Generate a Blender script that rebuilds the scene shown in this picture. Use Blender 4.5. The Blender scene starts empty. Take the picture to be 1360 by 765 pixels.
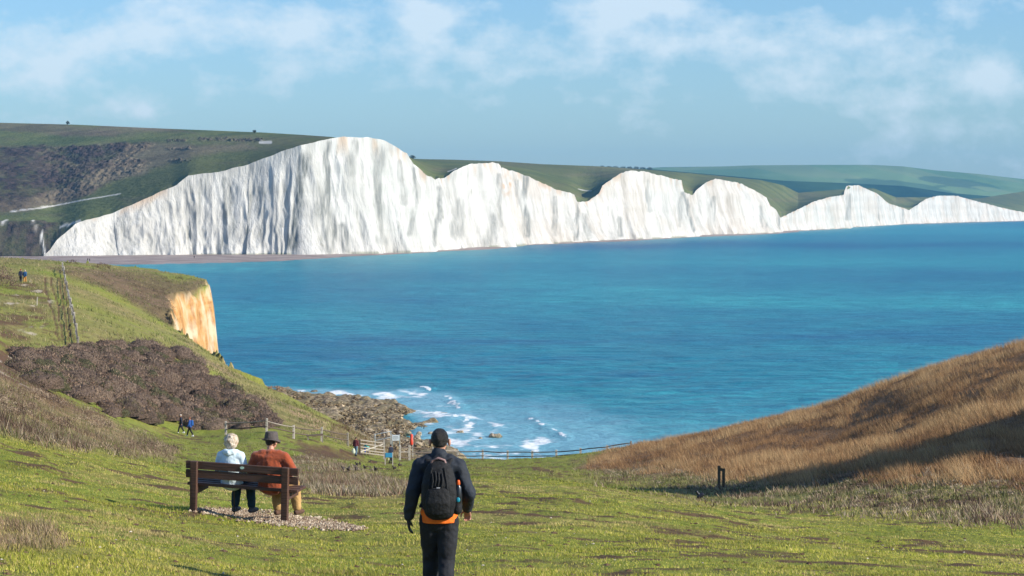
import bpy, math, random
import numpy as np
from mathutils import Vector, Matrix
rng = np.random.default_rng(7); random.seed(7)
F = 3060.0; CX = 680.0; HY = 271.0; H = 33.0
sc = bpy.context.scene; COL = sc.collection
def at(px, py, D): return np.array([(px-CX)/F*D, D, H-(py-HY)/F*D])
def zof(py, D): return H-(py-HY)*D/F
# ------------------------------------------------------------------ tags
def tag(o, label=None, cat=None, group=None, kind=None):
    if label: o['label'] = label
    if cat: o['category'] = cat
    if group: o['group'] = group
    if kind: o['kind'] = kind
    return o
def empty(name, loc, rz=0):
    o = bpy.data.objects.new(name, None); o.location = [float(v) for v in loc]; o.rotation_euler = (0, 0, rz)
    o.empty_display_size = .1; COL.objects.link(o); return o
# ------------------------------------------------------------------ noise
def _h(ix, iy, s):
    h = (ix.astype(np.int64)*374761393 + iy.astype(np.int64)*668265263 + s*974634777) & 0xffffffff
    h = ((h ^ (h >> 13))*1274126177) & 0xffffffff
    h = h ^ (h >> 16)
    return (h & 0xffff)/65535.0
def vn(x, y, s=0):
    x = np.asarray(x, float); y = np.asarray(y, float)
    ix = np.floor(x); iy = np.floor(y); fx = x-ix; fy = y-iy
    fx = fx*fx*(3-2*fx); fy = fy*fy*(3-2*fy)
    a = _h(ix, iy, s); b = _h(ix+1, iy, s); c = _h(ix, iy+1, s); d = _h(ix+1, iy+1, s)
    return ((a*(1-fx)+b*fx)*(1-fy)+(c*(1-fx)+d*fx)*fy)*2-1
def fbm(x, y, o=4, s=0, g=.5):
    r = 0; a = 1; t = 0
    for k in range(o):
        r = r+a*vn(x*2**k+17.3*k, y*2**k-9.1*k, s+k); t += a; a *= g
    return r/t
def ss(a, b, x):
    t = np.clip((x-a)/(b-a), 0, 1); return t*t*(3-2*t)
def sdpoly(x, y, poly):
    """signed distance, positive inside"""
    P = np.array(poly, float); d = np.full(x.shape, 1e9); ins = np.zeros(x.shape, bool)
    for i in range(len(P)):
        a = P[i]; b = P[(i+1) % len(P)]; e = b-a
        t = np.clip(((x-a[0])*e[0]+(y-a[1])*e[1])/max(e@e, 1e-9), 0, 1)
        d = np.minimum(d, np.hypot(x-a[0]-t*e[0], y-a[1]-t*e[1]))
        if a[1] != b[1]:
            c = ((a[1] > y) != (b[1] > y)) & (x < (b[0]-a[0])*(y-a[1])/(b[1]-a[1])+a[0]); ins ^= c
    return np.where(ins, d, -d)
def sdline(x, y, pts):
    P = np.array(pts, float); d = np.full(x.shape, 1e9)
    for i in range(len(P)-1):
        a = P[i]; e = P[i+1]-a
        t = np.clip(((x-a[0])*e[0]+(y-a[1])*e[1])/max(e@e, 1e-9), 0, 1)
        d = np.minimum(d, np.hypot(x-a[0]-t*e[0], y-a[1]-t*e[1]))
    return d
# ------------------------------------------------------------------ materials
class NT:
    def __init__(s, name):
        s.m = bpy.data.materials.new(name); s.m.use_nodes = True; s.t = s.m.node_tree; s.t.nodes.clear()
        s.out = s.n('ShaderNodeOutputMaterial'); s.b = s.n('ShaderNodeBsdfPrincipled'); s.l(s.b.outputs[0], s.out.inputs[0])
    def n(s, t, **k):
        q = s.t.nodes.new(t)
        for a, v in k.items(): setattr(q, a, v)
        return q
    def l(s, a, b): s.t.links.new(a, b)
    def set(s, **k):
        for a, v in k.items():
            i = s.b.inputs[a.replace('_', ' ')]
            if isinstance(v, (int, float)): i.default_value = v
            elif isinstance(v, tuple): i.default_value = (*v, 1) if len(v) == 3 else v
            else: s.l(v, i)
        return s
    def coord(s, scale=(1, 1, 1), kind='Object'):
        if kind == 'Pos': o = s.n('ShaderNodeNewGeometry').outputs['Position']
        else: o = s.n('ShaderNodeTexCoord').outputs[kind]
        mp = s.n('ShaderNodeMapping'); mp.inputs['Scale'].default_value = scale; s.l(o, mp.inputs[0]); return mp.outputs[0]
    def noise(s, sc_, det=4, vec=None, rough=.55, dist=0):
        q = s.n('ShaderNodeTexNoise'); q.inputs['Scale'].default_value = sc_; q.inputs['Detail'].default_value = det
        q.inputs['Roughness'].default_value = rough; q.inputs['Distortion'].default_value = dist
        if vec is not None: s.l(vec, q.inputs['Vector'])
        return q.outputs['Fac']
    def ramp(s, f, stops):
        q = s.n('ShaderNodeValToRGB'); e = q.color_ramp.elements
        while len(e) < len(stops): e.new(.5)
        for k, (p, c) in enumerate(stops):
            e[k].position = p; e[k].color = (*c, 1) if isinstance(c, tuple) else (c, c, c, 1)
        s.l(f, q.inputs[0]); return q.outputs[0]
    def mix(s, f, a, b, mode='MIX'):
        q = s.n('ShaderNodeMix', data_type='RGBA', blend_type=mode)
        for i, v in ((0, f), (6, a), (7, b)):
            if isinstance(v, (int, float)): q.inputs[i].default_value = v
            elif isinstance(v, tuple): q.inputs[i].default_value = (*v, 1)
            else: s.l(v, q.inputs[i])
        return q.outputs[2]
    def math(s, op, a, b=0.0, c=None):
        q = s.n('ShaderNodeMath', operation=op)
        for i, v in enumerate((a, b) if c is None else (a, b, c)):
            if isinstance(v, (int, float)): q.inputs[i].default_value = v
            else: s.l(v, q.inputs[i])
        return q.outputs[0]
    def attr(s, name):
        return s.n('ShaderNodeAttribute', attribute_name=name)
    def bump(s, h, dist, strength=1.0):
        q = s.n('ShaderNodeBump'); q.inputs['Distance'].default_value = dist; q.inputs['Strength'].default_value = strength
        s.l(h, q.inputs['Height']); s.l(q.outputs[0], s.b.inputs['Normal']); return s
def cloth(name, c, scale=14, var=.35, bump=.012, rough=.85, sheen=.0):
    t = NT(name); v = t.coord()
    n = t.noise(scale, 4, v); n2 = t.noise(scale*14, 2, v)
    lo = tuple(x*(1-var) for x in c); hi = tuple(min(1, x*(1+var)) for x in c)
    t.set(Base_Color=t.ramp(n, [(.3, lo), (.7, hi)]), Roughness=rough)
    if sheen: t.set(Sheen_Weight=sheen)
    h = t.math('ADD', n, t.math('MULTIPLY', n2, .12)); t.bump(h, bump); return t.m
def wood(name, c, var=.4, rough=.8):
    t = NT(name); v = t.coord((3, 40, 40)); n = t.noise(1.2, 5, v); m = t.noise(3, 3, t.coord())
    col = t.ramp(n, [(.3, tuple(x*(1-var) for x in c)), (.7, tuple(x*(1+var) for x in c))])
    col = t.mix(t.ramp(m, [(.45, 0.0), (.75, .5)]), col, tuple(x*.5+.02 for x in c))
    t.set(Base_Color=col, Roughness=rough); t.bump(n, .006); return t.m
def plain(name, c, rough=.7, nz=.15, scale=30, metal=0):
    t = NT(name); n = t.noise(scale, 3, t.coord())
    t.set(Base_Color=t.ramp(n, [(.3, tuple(x*(1-nz) for x in c)), (.7, tuple(min(1, x*(1+nz)) for x in c))]), Roughness=rough, Metallic=metal); return t.m
def blade_mat(name, trans=.25, rough=.7):
    t = NT(name); a = t.attr('col')
    t.set(Base_Color=a.outputs['Color'], Roughness=rough, Specular_IOR_Level=.25)
    if trans:
        tr = t.n('ShaderNodeBsdfTranslucent'); t.l(a.outputs['Color'], tr.inputs[0])
        mx = t.n('ShaderNodeMixShader'); mx.inputs[0].default_value = trans
        t.l(t.b.outputs[0], mx.inputs[1]); t.l(tr.outputs[0], mx.inputs[2]); t.l(mx.outputs[0], t.out.inputs[0])
    return t.m
# ------------------------------------------------------------------ mesh helpers
def mesh_np(name, V, Fc, mat=None, smooth=True, attrs=None, parent=None, link=True):
    V = np.asarray(V, np.float32); Fc = np.asarray(Fc, np.int32); k = Fc.shape[1]
    me = bpy.data.meshes.new(name); me.vertices.add(len(V)); me.vertices.foreach_set('co', V.ravel())
    me.loops.add(Fc.size); me.loops.foreach_set('vertex_index', Fc.ravel())
    me.polygons.add(len(Fc)); me.polygons.foreach_set('loop_start', np.arange(0, Fc.size, k, dtype=np.int32))
    try: me.polygons.foreach_set('loop_total', np.full(len(Fc), k, np.int32))
    except Exception: pass
    me.update(calc_edges=True)
    me.polygons.foreach_set('use_smooth', np.full(len(Fc), smooth, bool))
    for an, c in (attrs or {}).items():
        at_ = me.attributes.new(an, 'FLOAT_COLOR', 'POINT')
        c = np.asarray(c, np.float32)
        if c.shape[1] == 3: c = np.hstack([c, np.ones((len(c), 1), np.float32)])
        at_.data.foreach_set('color', c.ravel())
    if mat: me.materials.append(mat)
    o = bpy.data.objects.new(name, me)
    if link: COL.objects.link(o)
    if parent: o.parent = parent
    return o
def gridF(nr, nc):
    i = np.arange(nr-1)[:, None]*nc+np.arange(nc-1)[None, :]
    return np.stack([i, i+1, i+nc+1, i+nc], -1).reshape(-1, 4)
class MB:
    def __init__(s): s.v = []; s.f = []
    def add(s, V, Fs):
        o = len(s.v); s.v += [tuple(map(float, p)) for p in V]; s.f += [tuple(o+i for i in q) for q in Fs]; return s
    def box(s, c, size, R=None, jit=0):
        hx, hy, hz = [q/2 for q in size]; b = min(size)*.08
        V = []
        for z in (-hz, hz):
            for (x, y) in ((-1, -1), (1, -1), (1, 1), (-1, 1)):
                V.append(Vector((x*hx, y*hy, z)))
        if jit: V = [p+Vector([random.uniform(-jit, jit) for _ in range(3)]) for p in V]
        if R is not None: V = [R @ p for p in V]
        V = [p+Vector(c) for p in V]
        return s.add(V, [(3, 2, 1, 0), (4, 5, 6, 7), (0, 1, 5, 4), (1, 2, 6, 5), (2, 3, 7, 6), (3, 0, 4, 7)])
    def beam(s, a, b, w, h, jit=0):
        a = Vector(a); b = Vector(b); d = b-a; L = d.length; x = d.normalized()
        up = Vector((0, 0, 1)) if abs(x.z) < .9 else Vector((0, 1, 0))
        y = up.cross(x).normalized(); z = x.cross(y); R = Matrix((x, y, z)).transposed()
        return s.box((a+b)/2, (L, w, h), R, jit)
    def tube(s, pts, rx, ry=None, n=12, xref=(1, 0, 0), cap=True):
        pts = [Vector(p) for p in pts]; ry = ry or rx
        rx = list(rx) if hasattr(rx, '__len__') else [rx]*len(pts); ry = list(ry) if hasattr(ry, '__len__') else [ry]*len(pts)
        T = []
        for i in range(len(pts)):
            T.append((pts[min(i+1, len(pts)-1)]-pts[max(i-1, 0)]).normalized())
        if cap:
            a, b = pts[0], pts[-1]; ra, rb = min(rx[0], ry[0]), min(rx[-1], ry[-1])
            P = [a-T[0]*ra*.85, a-T[0]*ra*.5]+pts+[b+T[-1]*rb*.5, b+T[-1]*rb*.85]
            rx = [rx[0]*.45, rx[0]*.85]+rx+[rx[-1]*.85, rx[-1]*.45]; ry = [ry[0]*.45, ry[0]*.85]+ry+[ry[-1]*.85, ry[-1]*.45]
            T = [T[0]]*2+T+[T[-1]]*2; pts = P
        V = []; xr = Vector(xref)
        for p, t, a, b in zip(pts, T, rx, ry):
            if abs(t.dot(xr)) > .95: xr = Vector((0, 1, 0)) if abs(t.y) < .9 else Vector((0, 0, 1))
            x = (xr-t*xr.dot(t)).normalized(); y = t.cross(x)
            for k in range(n):
                an = 2*math.pi*k/n; V.append(p+x*a*math.cos(an)+y*b*math.sin(an))
        Fs = []
        for i in range(len(pts)-1):
            for k in range(n):
                Fs.append((i*n+k, i*n+(k+1) % n, (i+1)*n+(k+1) % n, (i+1)*n+k))
        Fs.append(tuple(range(n-1, -1, -1))); m = (len(pts)-1)*n; Fs.append(tuple(range(m, m+n)))
        return s.add(V, Fs)
    def ell(s, c, r, R=None, n=14, m=10):
        V = []; c = Vector(c)
        for i in range(1, m):
            th = math.pi*i/m
            for k in range(n):
                p = Vector((r[0]*math.sin(th)*math.cos(2*math.pi*k/n), r[1]*math.sin(th)*math.sin(2*math.pi*k/n), r[2]*math.cos(th)))
                V.append(c+(R @ p if R else p))
        t = Vector((0, 0, r[2])); V += [c+(R @ t if R else t), c-(R @ t if R else t)]
        Fs = []
        for i in range(m-2):
            for k in range(n): Fs.append((i*n+k, (i+1)*n+k, (i+1)*n+(k+1) % n, i*n+(k+1) % n))
        a = len(V)-2
        for k in range(n):
            Fs.append((a, k, (k+1) % n)); Fs.append((a+1, (m-2)*n+(k+1) % n, (m-2)*n+k))
        return s.add(V, Fs)
    def build(s, name, mat, parent=None, smooth=False, bevel=0):
        me = bpy.data.meshes.new(name); me.from_pydata(s.v, [], s.f); me.update()
        if smooth: me.polygons.foreach_set('use_smooth', np.full(len(me.polygons), True, bool))
        me.materials.append(mat); o = bpy.data.objects.new(name, me); COL.objects.link(o)
        if parent: o.parent = parent
        if bevel:
            b = o.modifiers.new('b', 'BEVEL'); b.width = bevel; b.segments = 2; b.limit_method = 'ANGLE'
        return o
    def remesh(s, name, mat, parent=None, voxel=.01, smooth=3, wr=0, wf=14, seed=0, wdir=1):
        me = bpy.data.meshes.new(name+'_raw'); me.from_pydata(s.v, [], s.f); me.update()
        o = bpy.data.objects.new(name+'_raw', me); COL.objects.link(o)
        r = o.modifiers.new('r', 'REMESH'); r.mode = 'VOXEL'; r.voxel_size = voxel; r.adaptivity = 0
        if smooth:
            q = o.modifiers.new('s', 'SMOOTH'); q.iterations = smooth; q.factor = .5
        dg = bpy.context.evaluated_depsgraph_get(); dg.update()
        m2 = bpy.data.meshes.new_from_object(o.evaluated_get(dg)); m2.name = name
        bpy.data.objects.remove(o); bpy.data.meshes.remove(me)
        n = len(m2.vertices)
        if wr and n:
            co = np.empty(n*3, np.float32); m2.vertices.foreach_get('co', co); co = co.reshape(-1, 3)
            no = np.empty(n*3, np.float32); m2.vertices.foreach_get('normal', no); no = no.reshape(-1, 3)
            a = 1-np.abs(fbm(co[:, 0]*wf*.7+co[:, 1]*wf*.4, co[:, 2]*wf*wdir+co[:, 0]*wf*.5*np.sign(co[:, 0]), 3, seed+3))*2
            b = fbm(co[:, 0]*wf*2-co[:, 1]*wf*1.5, co[:, 2]*wf*1.4, 2, seed+9)
            co += no*(wr*(a*.7+b*.5))[:, None]; m2.vertices.foreach_set('co', co.ravel())
        m2.polygons.foreach_set('use_smooth', np.full(len(m2.polygons), True, bool)); m2.update()
        m2.materials.clear(); m2.materials.append(mat)
        ob = bpy.data.objects.new(name, m2); COL.objects.link(ob)
        if parent: ob.parent = parent
        return ob
# ================================================================== NEAR LAND
ctrl = [(583,810,23),(680,765,26.5),(380,692,37.4),(262,681,38),(0,765,20.5),(0,690,27),(0,640,38),(0,600,48),(0,560,70),(0,520,110),(0,490,160),(0,462,215),
 (200,730,26),(480,705,35),(560,690,38),(600,660,52),(340,645,62),(460,650,62),
 (30,374,306),(103,457,240),(85,360,340),(0,343,400),(100,350,395),(200,362,388),(288,379,378),(240,412,335),(270,463,302),(303,484,290),(370,520,272),(430,562,252),(462,586,240),
 (641,614,235),(674,616,232),(707,615,230),(739,615,228),(771,611,226),(806,606,224),(838,601,222),(543,612,232),(515,612,222),(495,607,226),
 (462,591,226),(427,588,216),(390,582,212),(354,576,210),(247,577,213),(474,608,214),(516,617,210),
 (350,541,242),(300,503,262),(200,440,285),(130,546,190),(20,478,215),(360,562,230),(230,462,262),(130,458,245),(180,400,330),
 (100,605,100),(100,565,140),(180,582,150),(240,600,130),(300,600,150),(400,618,130),(450,612,185),(400,603,175),(500,640,85),(600,640,85),(600,625,140),(740,625,150),(740,640,85),(740,662,52),
 (930,664,98),(958,649,108),(1100,676,78),(1360,704,56),(1360,765,30),(1100,765,27),(1100,705,50),(820,626,165),(900,641,125),
 (900,583,205),(965,571,200),(1000,562,195),(1100,541,185),(1150,522,180),(1200,505,175),(1250,489,170),(1300,475,165),(1360,461,160),(1560,400,152),(1800,350,150),
 (1100,620,112),(1200,600,108),(1360,600,92),(1360,540,115),(1100,588,145),(1000,600,150),(1200,548,145),(1560,620,85),(1560,765,32),(1800,600,85),(1800,500,110),
 (-400,765,20),(-400,600,44),(-400,480,120),(-400,420,230),(-400,320,400),(-800,300,400),(-800,430,150),(-800,700,22),
 (200,349,470),(-100,340,470),(680,640,260),(1000,585,240),(1360,490,210)]
ctrl_z = [(px, D, zof(py, D)) for px, py, D in ctrl]
for px in (-1200, -400, 200, 680, 1200, 1800, 2400):
    ctrl_z += [(px, 2.2, 31.35), (px, 6, 31.0), (px, 12, 30.3)]
cz = np.array(ctrl_z); cu = (cz[:, 0]-CX)/330.0; cv = np.log(cz[:, 1])*2.4; cZ = cz[:, 2]
def tk(r2): return np.where(r2 > 1e-12, .5*r2*np.log(np.maximum(r2, 1e-12)), 0)
K = tk((cu[:, None]-cu[None])**2+(cv[:, None]-cv[None])**2)+np.eye(len(cu))*.002
P3 = np.stack([np.ones_like(cu), cu, cv], 1)
A = np.block([[K, P3], [P3.T, np.zeros((3, 3))]]); W = np.linalg.solve(A, np.concatenate([cZ, np.zeros(3)]))
def zbase(px, D):
    u = ((px-CX)/330.0).ravel(); v = (np.log(D)*2.4).ravel(); out = np.empty(len(u)); n = len(cu)
    for s in range(0, len(u), 60000):
        uu = u[s:s+60000]; vv = v[s:s+60000]
        out[s:s+60000] = tk((uu[:, None]-cu)**2+(vv[:, None]-cv)**2) @ W[:n]+W[n]+W[n+1]*uu+W[n+2]*vv
    return out.reshape(px.shape)
PX = np.concatenate([np.arange(-1000, -100, 8), np.arange(-100, 1460, 2.0), np.arange(1460, 2401, 8)])
DR = np.concatenate([np.linspace(2, 19, 30), np.linspace(19.2, 60, 230), np.exp(np.linspace(np.log(60.3), np.log(240), 170)), np.linspace(241, 480, 240)])
GX, GD = np.meshgrid(PX, DR)
X = (GX-CX)/F*GD; Y = GD.copy(); Z = zbase(GX, GD)
# mound added out of frame on the right to throw shade over the dry slope
Z += 17.5*np.minimum(1, (1.45+.3*fbm(X/7, Y/7, 4, 19, .6))*np.exp(-(((X-60)/18)**2+((Y-80)/25)**2)))*ss(0, 20, X-32)
coast = [(-700,520),(-300,470),(-125,436),(-62,408),(-48,388),(-46.5,372),(-48,358),(-48.5,345),(-46,330),(-43,314),(-37.5,300),(-31.5,289),(-19,275),(-9,261),(-3,252),(4,246),(12,239),(20,229),(30,216),(42,202),(70,190),(150,160),(420,60),(420,-80),(-700,-80)]
nxs = fbm(X/9, Y/9, 3, 5)*1.3
SD = sdpoly(X+nxs, Y+nxs, coast)
w = np.where((Y > 283) & (X < -25), 3.2, 9.0)
fr = np.clip(SD/w, 0, 1); fr = np.where(w < 5, 1-(1-fr)**1.5, fr*fr*(3-2*fr))
rel = np.clip((GD-15)/60, 0, 1)
Z0 = Z.copy()
Z += .085*fbm(X/1.1, Y/1.3, 4, 11, .6)*np.clip(GD/30, .6, 1.6)+fbm(X/8, Y/8, 3, 12)*.10*np.clip((GD-26)/30, 0, 3)
Z = -3+(Z+3)*fr
Z += np.where((fr > 0) & (fr < 1) & (w < 5), fbm(X/1.3+Y/4, Z/5, 4, 15, .6)*2.2, 0)
PYv = HY+(H-Z)*F/GD
# zones (what grows where)
wx = fbm(X/GD*90, np.log(GD)*14, 4, 21)*16
wy = fbm(X/GD*90+50, np.log(GD)*14, 4, 22)*7
def zone(poly, soft=6, dmin=0, dmax=999):
    return ss(-soft, soft, sdpoly(GX+wx, PYv+wy, poly))*((GD >= dmin) & (GD <= dmax))
POLY = dict(
 hill=[(770,618),(838,592),(900,570),(1000,550),(1360,440),(2400,200),(2400,620),(1360,648),(1150,640),(1000,640),(900,628)],
 foot=[(770,618),(900,620),(1000,625),(1360,630),(2400,600),(2400,690),(1360,694),(1200,684),(1080,672),(930,660),(850,642),(790,632)],
 lscrub=[(-900,440),(0,488),(50,520),(140,555),(236,598),(225,612),(150,602),(60,590),(0,578),(-900,540)],
 lscrub2=[(-900,700),(-10,694),(60,700),(102,722),(60,732),(-900,740)],
 mid=[(360,612),(420,606),(470,622),(545,645),(528,662),(470,664),(420,656),(395,640)],
 strip=[(385,598),(430,600),(478,610),(440,613),(400,608)],
 head=[(60,356),(170,362),(280,376),(262,392),(245,420),(250,440),(215,430),(170,402),(110,374)],
 head2=[(235,440),(300,485),(370,520),(440,566),(470,590),(430,575),(350,527),(270,475)],
 gate=[(400,584),(478,600),(474,606),(430,602),(395,592)],
 path=[(-60,395),(14,372),(60,372),(62,420),(40,470),(20,470),(60,520),(45,520),(-60,470)],
 lbrown=[(-60,455),(30,470),(60,520),(140,556),(60,540),(0,500),(-60,480)])
hill = zone(POLY['hill'], 8, 60); foot = zone(POLY['foot'], 16, 40, 240); ls = zone(POLY['lscrub'], 8, 35); ls2 = zone(POLY['lscrub2'], 6, 15, 40)
mid = zone(POLY['mid'], 6, 40, 200); strip = zone(POLY['strip'], 3, 80, 240); head = zone(POLY['head'], 5, 200); head2 = zone(POLY['head2'], 6, 200)
gate = zone(POLY['gate'], 3, 150, 260); path = zone(POLY['path'], 10, 150); lb = zone(POLY['lbrown'], 6, 60)
ruts = np.zeros_like(Z)
for a, b, k in ((58, 78, 1), (68, 85, 2), (77, 92, 3), (84, 97, 4)):
    t = (PYv-368)/(452-368); xc = a+(b-a)*np.clip(t, 0, 1)+2.0*vn(t*9, t*0+k, 31)
    ruts = np.maximum(ruts, np.exp(-((GX-xc)/1.15)**2)*((t > 0) & (t < 1))*(GD > 235))
Z -= ruts*.12
chalk = np.where((fr < .985) & (w < 5), 1, 0)*ss(.0, .05, 1-fr)
chalk = chalk*(Y > 285)
landcliff = np.where((fr < .93) & (w > 5), ss(.07, .5, 1-fr), 0)
dry = np.clip(hill*1+foot*(.55+.5*fbm(X/3, Y/3, 3, 33))+ls*.9+ls2*.8+mid*.8+head*.55+head2*.55+.35*landcliff+.9*(Y > 225)*(X < -20)*np.clip(fbm(X/9, Y/12, 4, 36)+.28, 0, .75), 0, 1)
pm = fbm(X/1.3, Y/.7, 4, 41, .6)+.3*fbm(X/14, Y/9, 2, 42)
mud = np.clip(np.maximum(ss(.26, .42, pm), ss(.26, .42, fbm(X/.9, Y/.35, 3, 48))*ss(-.15, .2, fbm(X/9, Y/4, 2, 49)))*(1-dry)*.95*(GD < 260)+gate*.8+strip*.8+ruts*1+path*ss(-.25, .3, fbm(X/3, Y/6, 4, 43))*.85+lb*.8, 0, 1)
# bare worn streaks seen on the turf
for (a, b, c, d_, ww) in ((905, 735, 1060, 737, 4), (860, 702, 930, 706, 2), (1180, 690, 1320, 692, 2), (290, 720, 400, 735, 3), (930, 700, 1010, 712, 1.5), (240, 688, 268, 678, 6), (200, 706, 225, 708, 3), (1020,714,1100,716,2), (690,695,760,697,2)):
    dd = sdline(GX+wx*.3, (PYv+wy*.2)*1.0, [(a, b), (c, d_)])
    mud = np.maximum(mud, ss(ww+2.5, ww*.4, dd)*ss(-.12, .25, fbm(X*1.7, Y*1.9, 4, 47, .65))*(GD < 60))
PALE = .8*np.clip(path*ss(.42, .55, fbm(X/1.6, Y/6, 3, 44)), 0, 1)
Vg = np.stack([X, Y, Z], -1).reshape(-1, 3)
zoneA = np.stack([dry, mud, chalk, np.ones_like(Z)], -1).reshape(-1, 4)
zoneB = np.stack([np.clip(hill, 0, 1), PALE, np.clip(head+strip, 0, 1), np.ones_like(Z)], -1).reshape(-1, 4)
t = NT('downland turf'); v = t.coord((1, 1, 1), 'Pos')
a1 = t.n('ShaderNodeSeparateColor'); t.l(t.attr('zone').outputs['Color'], a1.inputs[0])
a2 = t.n('ShaderNodeSeparateColor'); t.l(t.attr('zone_b').outputs['Color'], a2.inputs[0])
n1 = t.noise(.35, 5, v); n2 = t.noise(5, 5, v, .65); n3 = t.noise(40, 3, v); n0 = t.noise(.08, 4, v)
green = t.mix(t.ramp(n2, [(.35, 0.0), (.65, 1.0)]), (.13, .155, .022), (.29, .30, .055))
green = t.mix(t.ramp(n1, [(.42, 0.0), (.68, .75)]), green, (.27, .22, .075))
green = t.mix(t.ramp(n0, [(.4, 0.0), (.65, .6)]), green, (.18, .235, .03))
straw = t.mix(t.ramp(n2, [(.35, 0.0), (.65, 1.0)]), (.17, .105, .055), (.40, .29, .16))
straw = t.mix(t.ramp(n1, [(.45, 0.0), (.6, .7)]), straw, (.10, .11, .035))
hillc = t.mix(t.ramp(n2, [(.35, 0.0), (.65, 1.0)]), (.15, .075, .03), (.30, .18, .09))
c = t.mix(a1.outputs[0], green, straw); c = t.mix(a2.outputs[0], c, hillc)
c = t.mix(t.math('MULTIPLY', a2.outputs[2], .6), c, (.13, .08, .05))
c = t.mix(a1.outputs[1], c, t.mix(n2, (.075, .04, .02), (.16, .095, .055)))
c = t.mix(a2.outputs[1], c, (.5, .42, .33))
vs = t.coord((.35, .35, .12), 'Pos'); ncl = t.noise(1.4, 6, vs, .6); vh = t.coord((.08, .08, 1.1), 'Pos'); nst = t.noise(1.0, 4, vh)
ch = t.ramp(ncl, [(.34, (.30, .13, .045)), (.5, (.50, .27, .095)), (.68, (.56, .40, .21))])
ch = t.mix(t.ramp(nst, [(.5, 0.0), (.7, .5)]), ch, (.60, .40, .2))
ch = t.mix(t.ramp(t.noise(.22, 5, v), [(.46, 0.0), (.62, .8)]), ch, (.62, .52, .36))
c = t.mix(a1.outputs[2], c, ch)
t.set(Base_Color=c, Roughness=.95, Specular_IOR_Level=.15)
hb = t.math('ADD', t.math('MULTIPLY', n2, .6), t.math('MULTIPLY', n3, .25)); hb = t.math('ADD', hb, t.math('MULTIPLY', ncl, 4.0))
t.bump(hb, .12, .8)
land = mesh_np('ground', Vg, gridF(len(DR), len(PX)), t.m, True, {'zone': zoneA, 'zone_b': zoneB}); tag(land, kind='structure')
def lut(arr, px, D):
    i = np.clip(np.interp(px, PX, np.arange(len(PX))), 0, len(PX)-1.001); j = np.clip(np.interp(D, DR, np.arange(len(DR))), 0, len(DR)-1.001)
    i0 = i.astype(int); j0 = j.astype(int); fi = i-i0; fj = j-j0
    return (arr[j0, i0]*(1-fi)+arr[j0, i0+1]*fi)*(1-fj)+(arr[j0+1, i0]*(1-fi)+arr[j0+1, i0+1]*fi)*fj
def gz(x, y):
    x = np.atleast_1d(np.asarray(x, float)); y = np.atleast_1d(np.asarray(y, float))
    return lut(Z, x/y*F+CX, y)
def gz1(x, y): return float(gz(x, y)[0])
def hit(px, py, D0=18, D1=420):
    """first ground point seen along a line of sight: where a thing stands on the terrain"""
    D = np.arange(D0, D1, .1); z = lut(Z, np.full(D.shape, float(px)), D); yy = HY+(H-z)*F/D
    k = np.argmax(yy <= py) if (yy <= py).any() else int(np.argmin(abs(yy-py)))
    return np.array([(px-CX)/F*D[k], D[k], z[k]])
def spot(px, D): x = (px-CX)/F*D; return np.array([x, D, gz1(x, D)])
# ================================================================== SEA
SPX = np.arange(-1400, 2800, 3.0)
SPY = np.concatenate([np.linspace(760, 612, 30), np.arange(611.5, 470, -.7), np.arange(469, 340, -1.5), np.arange(339, 276, -1.0), [275, 274, 273.5, 273, 272.8]])
SD_ = F*H/(SPY-HY); SX, SDD = np.meshgrid(SPX, SD_); xs = (SX-CX)/F*SDD; SY = np.repeat(SPY[:, None], len(SPX), 1)
foam = np.zeros_like(xs); zs = np.zeros_like(xs)
u1 = fbm(SX/60, SY/16, 4, 51)*18; u2 = fbm(SX/30+9, SY/8, 4, 52)*6
def surf(line, wd, amt):
    return amt*ss(wd*.85, wd*.1, sdline(SX+u1*.75, (SY+u2*.7)*3, [(a, b*3) for a, b in line]))
wash = ss(-14, 10, sdpoly(SX+u1, (SY+u2)*2.5, [(x_, y_*2.5) for x_, y_ in [(385,517),(470,521),(560,517),(600,524),(615,548),(650,556),(720,580),(770,596),(740,612),(560,625),(545,590),(560,560),(530,535),(430,530)]]))
rid = 1-np.abs(fbm(xs/7, SDD/14, 4, 53))*2.6
foam = wash*np.clip(-.02+.6*rid+.5*fbm(xs/2.2, SDD/5, 3, 58), 0, 1)
wash2 = ss(-40, 40, sdpoly(SX+u1*2, (SY+u2)*2.5, [(x_, y_*2.5) for x_, y_ in [(560,520),(760,535),(840,570),(860,612),(700,612),(600,600),(600,540)]]))
foam = np.maximum(foam, wash2*np.clip(rid-.35+.5*fbm(xs/3, SDD/7, 3, 159), 0, 1)*.42)
brk = [([(596, 528), (604, 534), (611, 541)], 9, 1.0), ([(580, 547), (597, 556), (606, 552), (625, 566)], 20, .9), ([(708, 556), (722, 567), (738, 575), (752, 581)], 9, 1.0), ([(563, 514), (574, 516)], 4, .9), ([(600, 590), (630, 600), (660, 603)], 8, .6), ([(660, 588), (672, 596)], 5, .5)]
for ln, wd, am in brk:
    m_ = surf(ln, wd, am)*np.clip(.62+.9*fbm(SX/5, SY/2, 3, 54), 0, 1.1); foam = np.maximum(foam, m_)
    zs += .2*ss(wd*1.6, 0, sdline(SX, SY*3, [(a, b*3) for a, b in ln]))*(am > .7)
foam = np.maximum(foam, ss(352, 349, SY)*ss(344, 347, SY)*0)
zs += .16*vn(xs/6, SDD/7, 57)*(SDD < 900)+.1*vn(xs/2.5, SDD/3.5, 59)*(SDD < 500)
lite = .5+.35*fbm(SX/420, SY/22, 4, 55)+.25*fbm(SX/140, SY/7, 3, 56)
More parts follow.
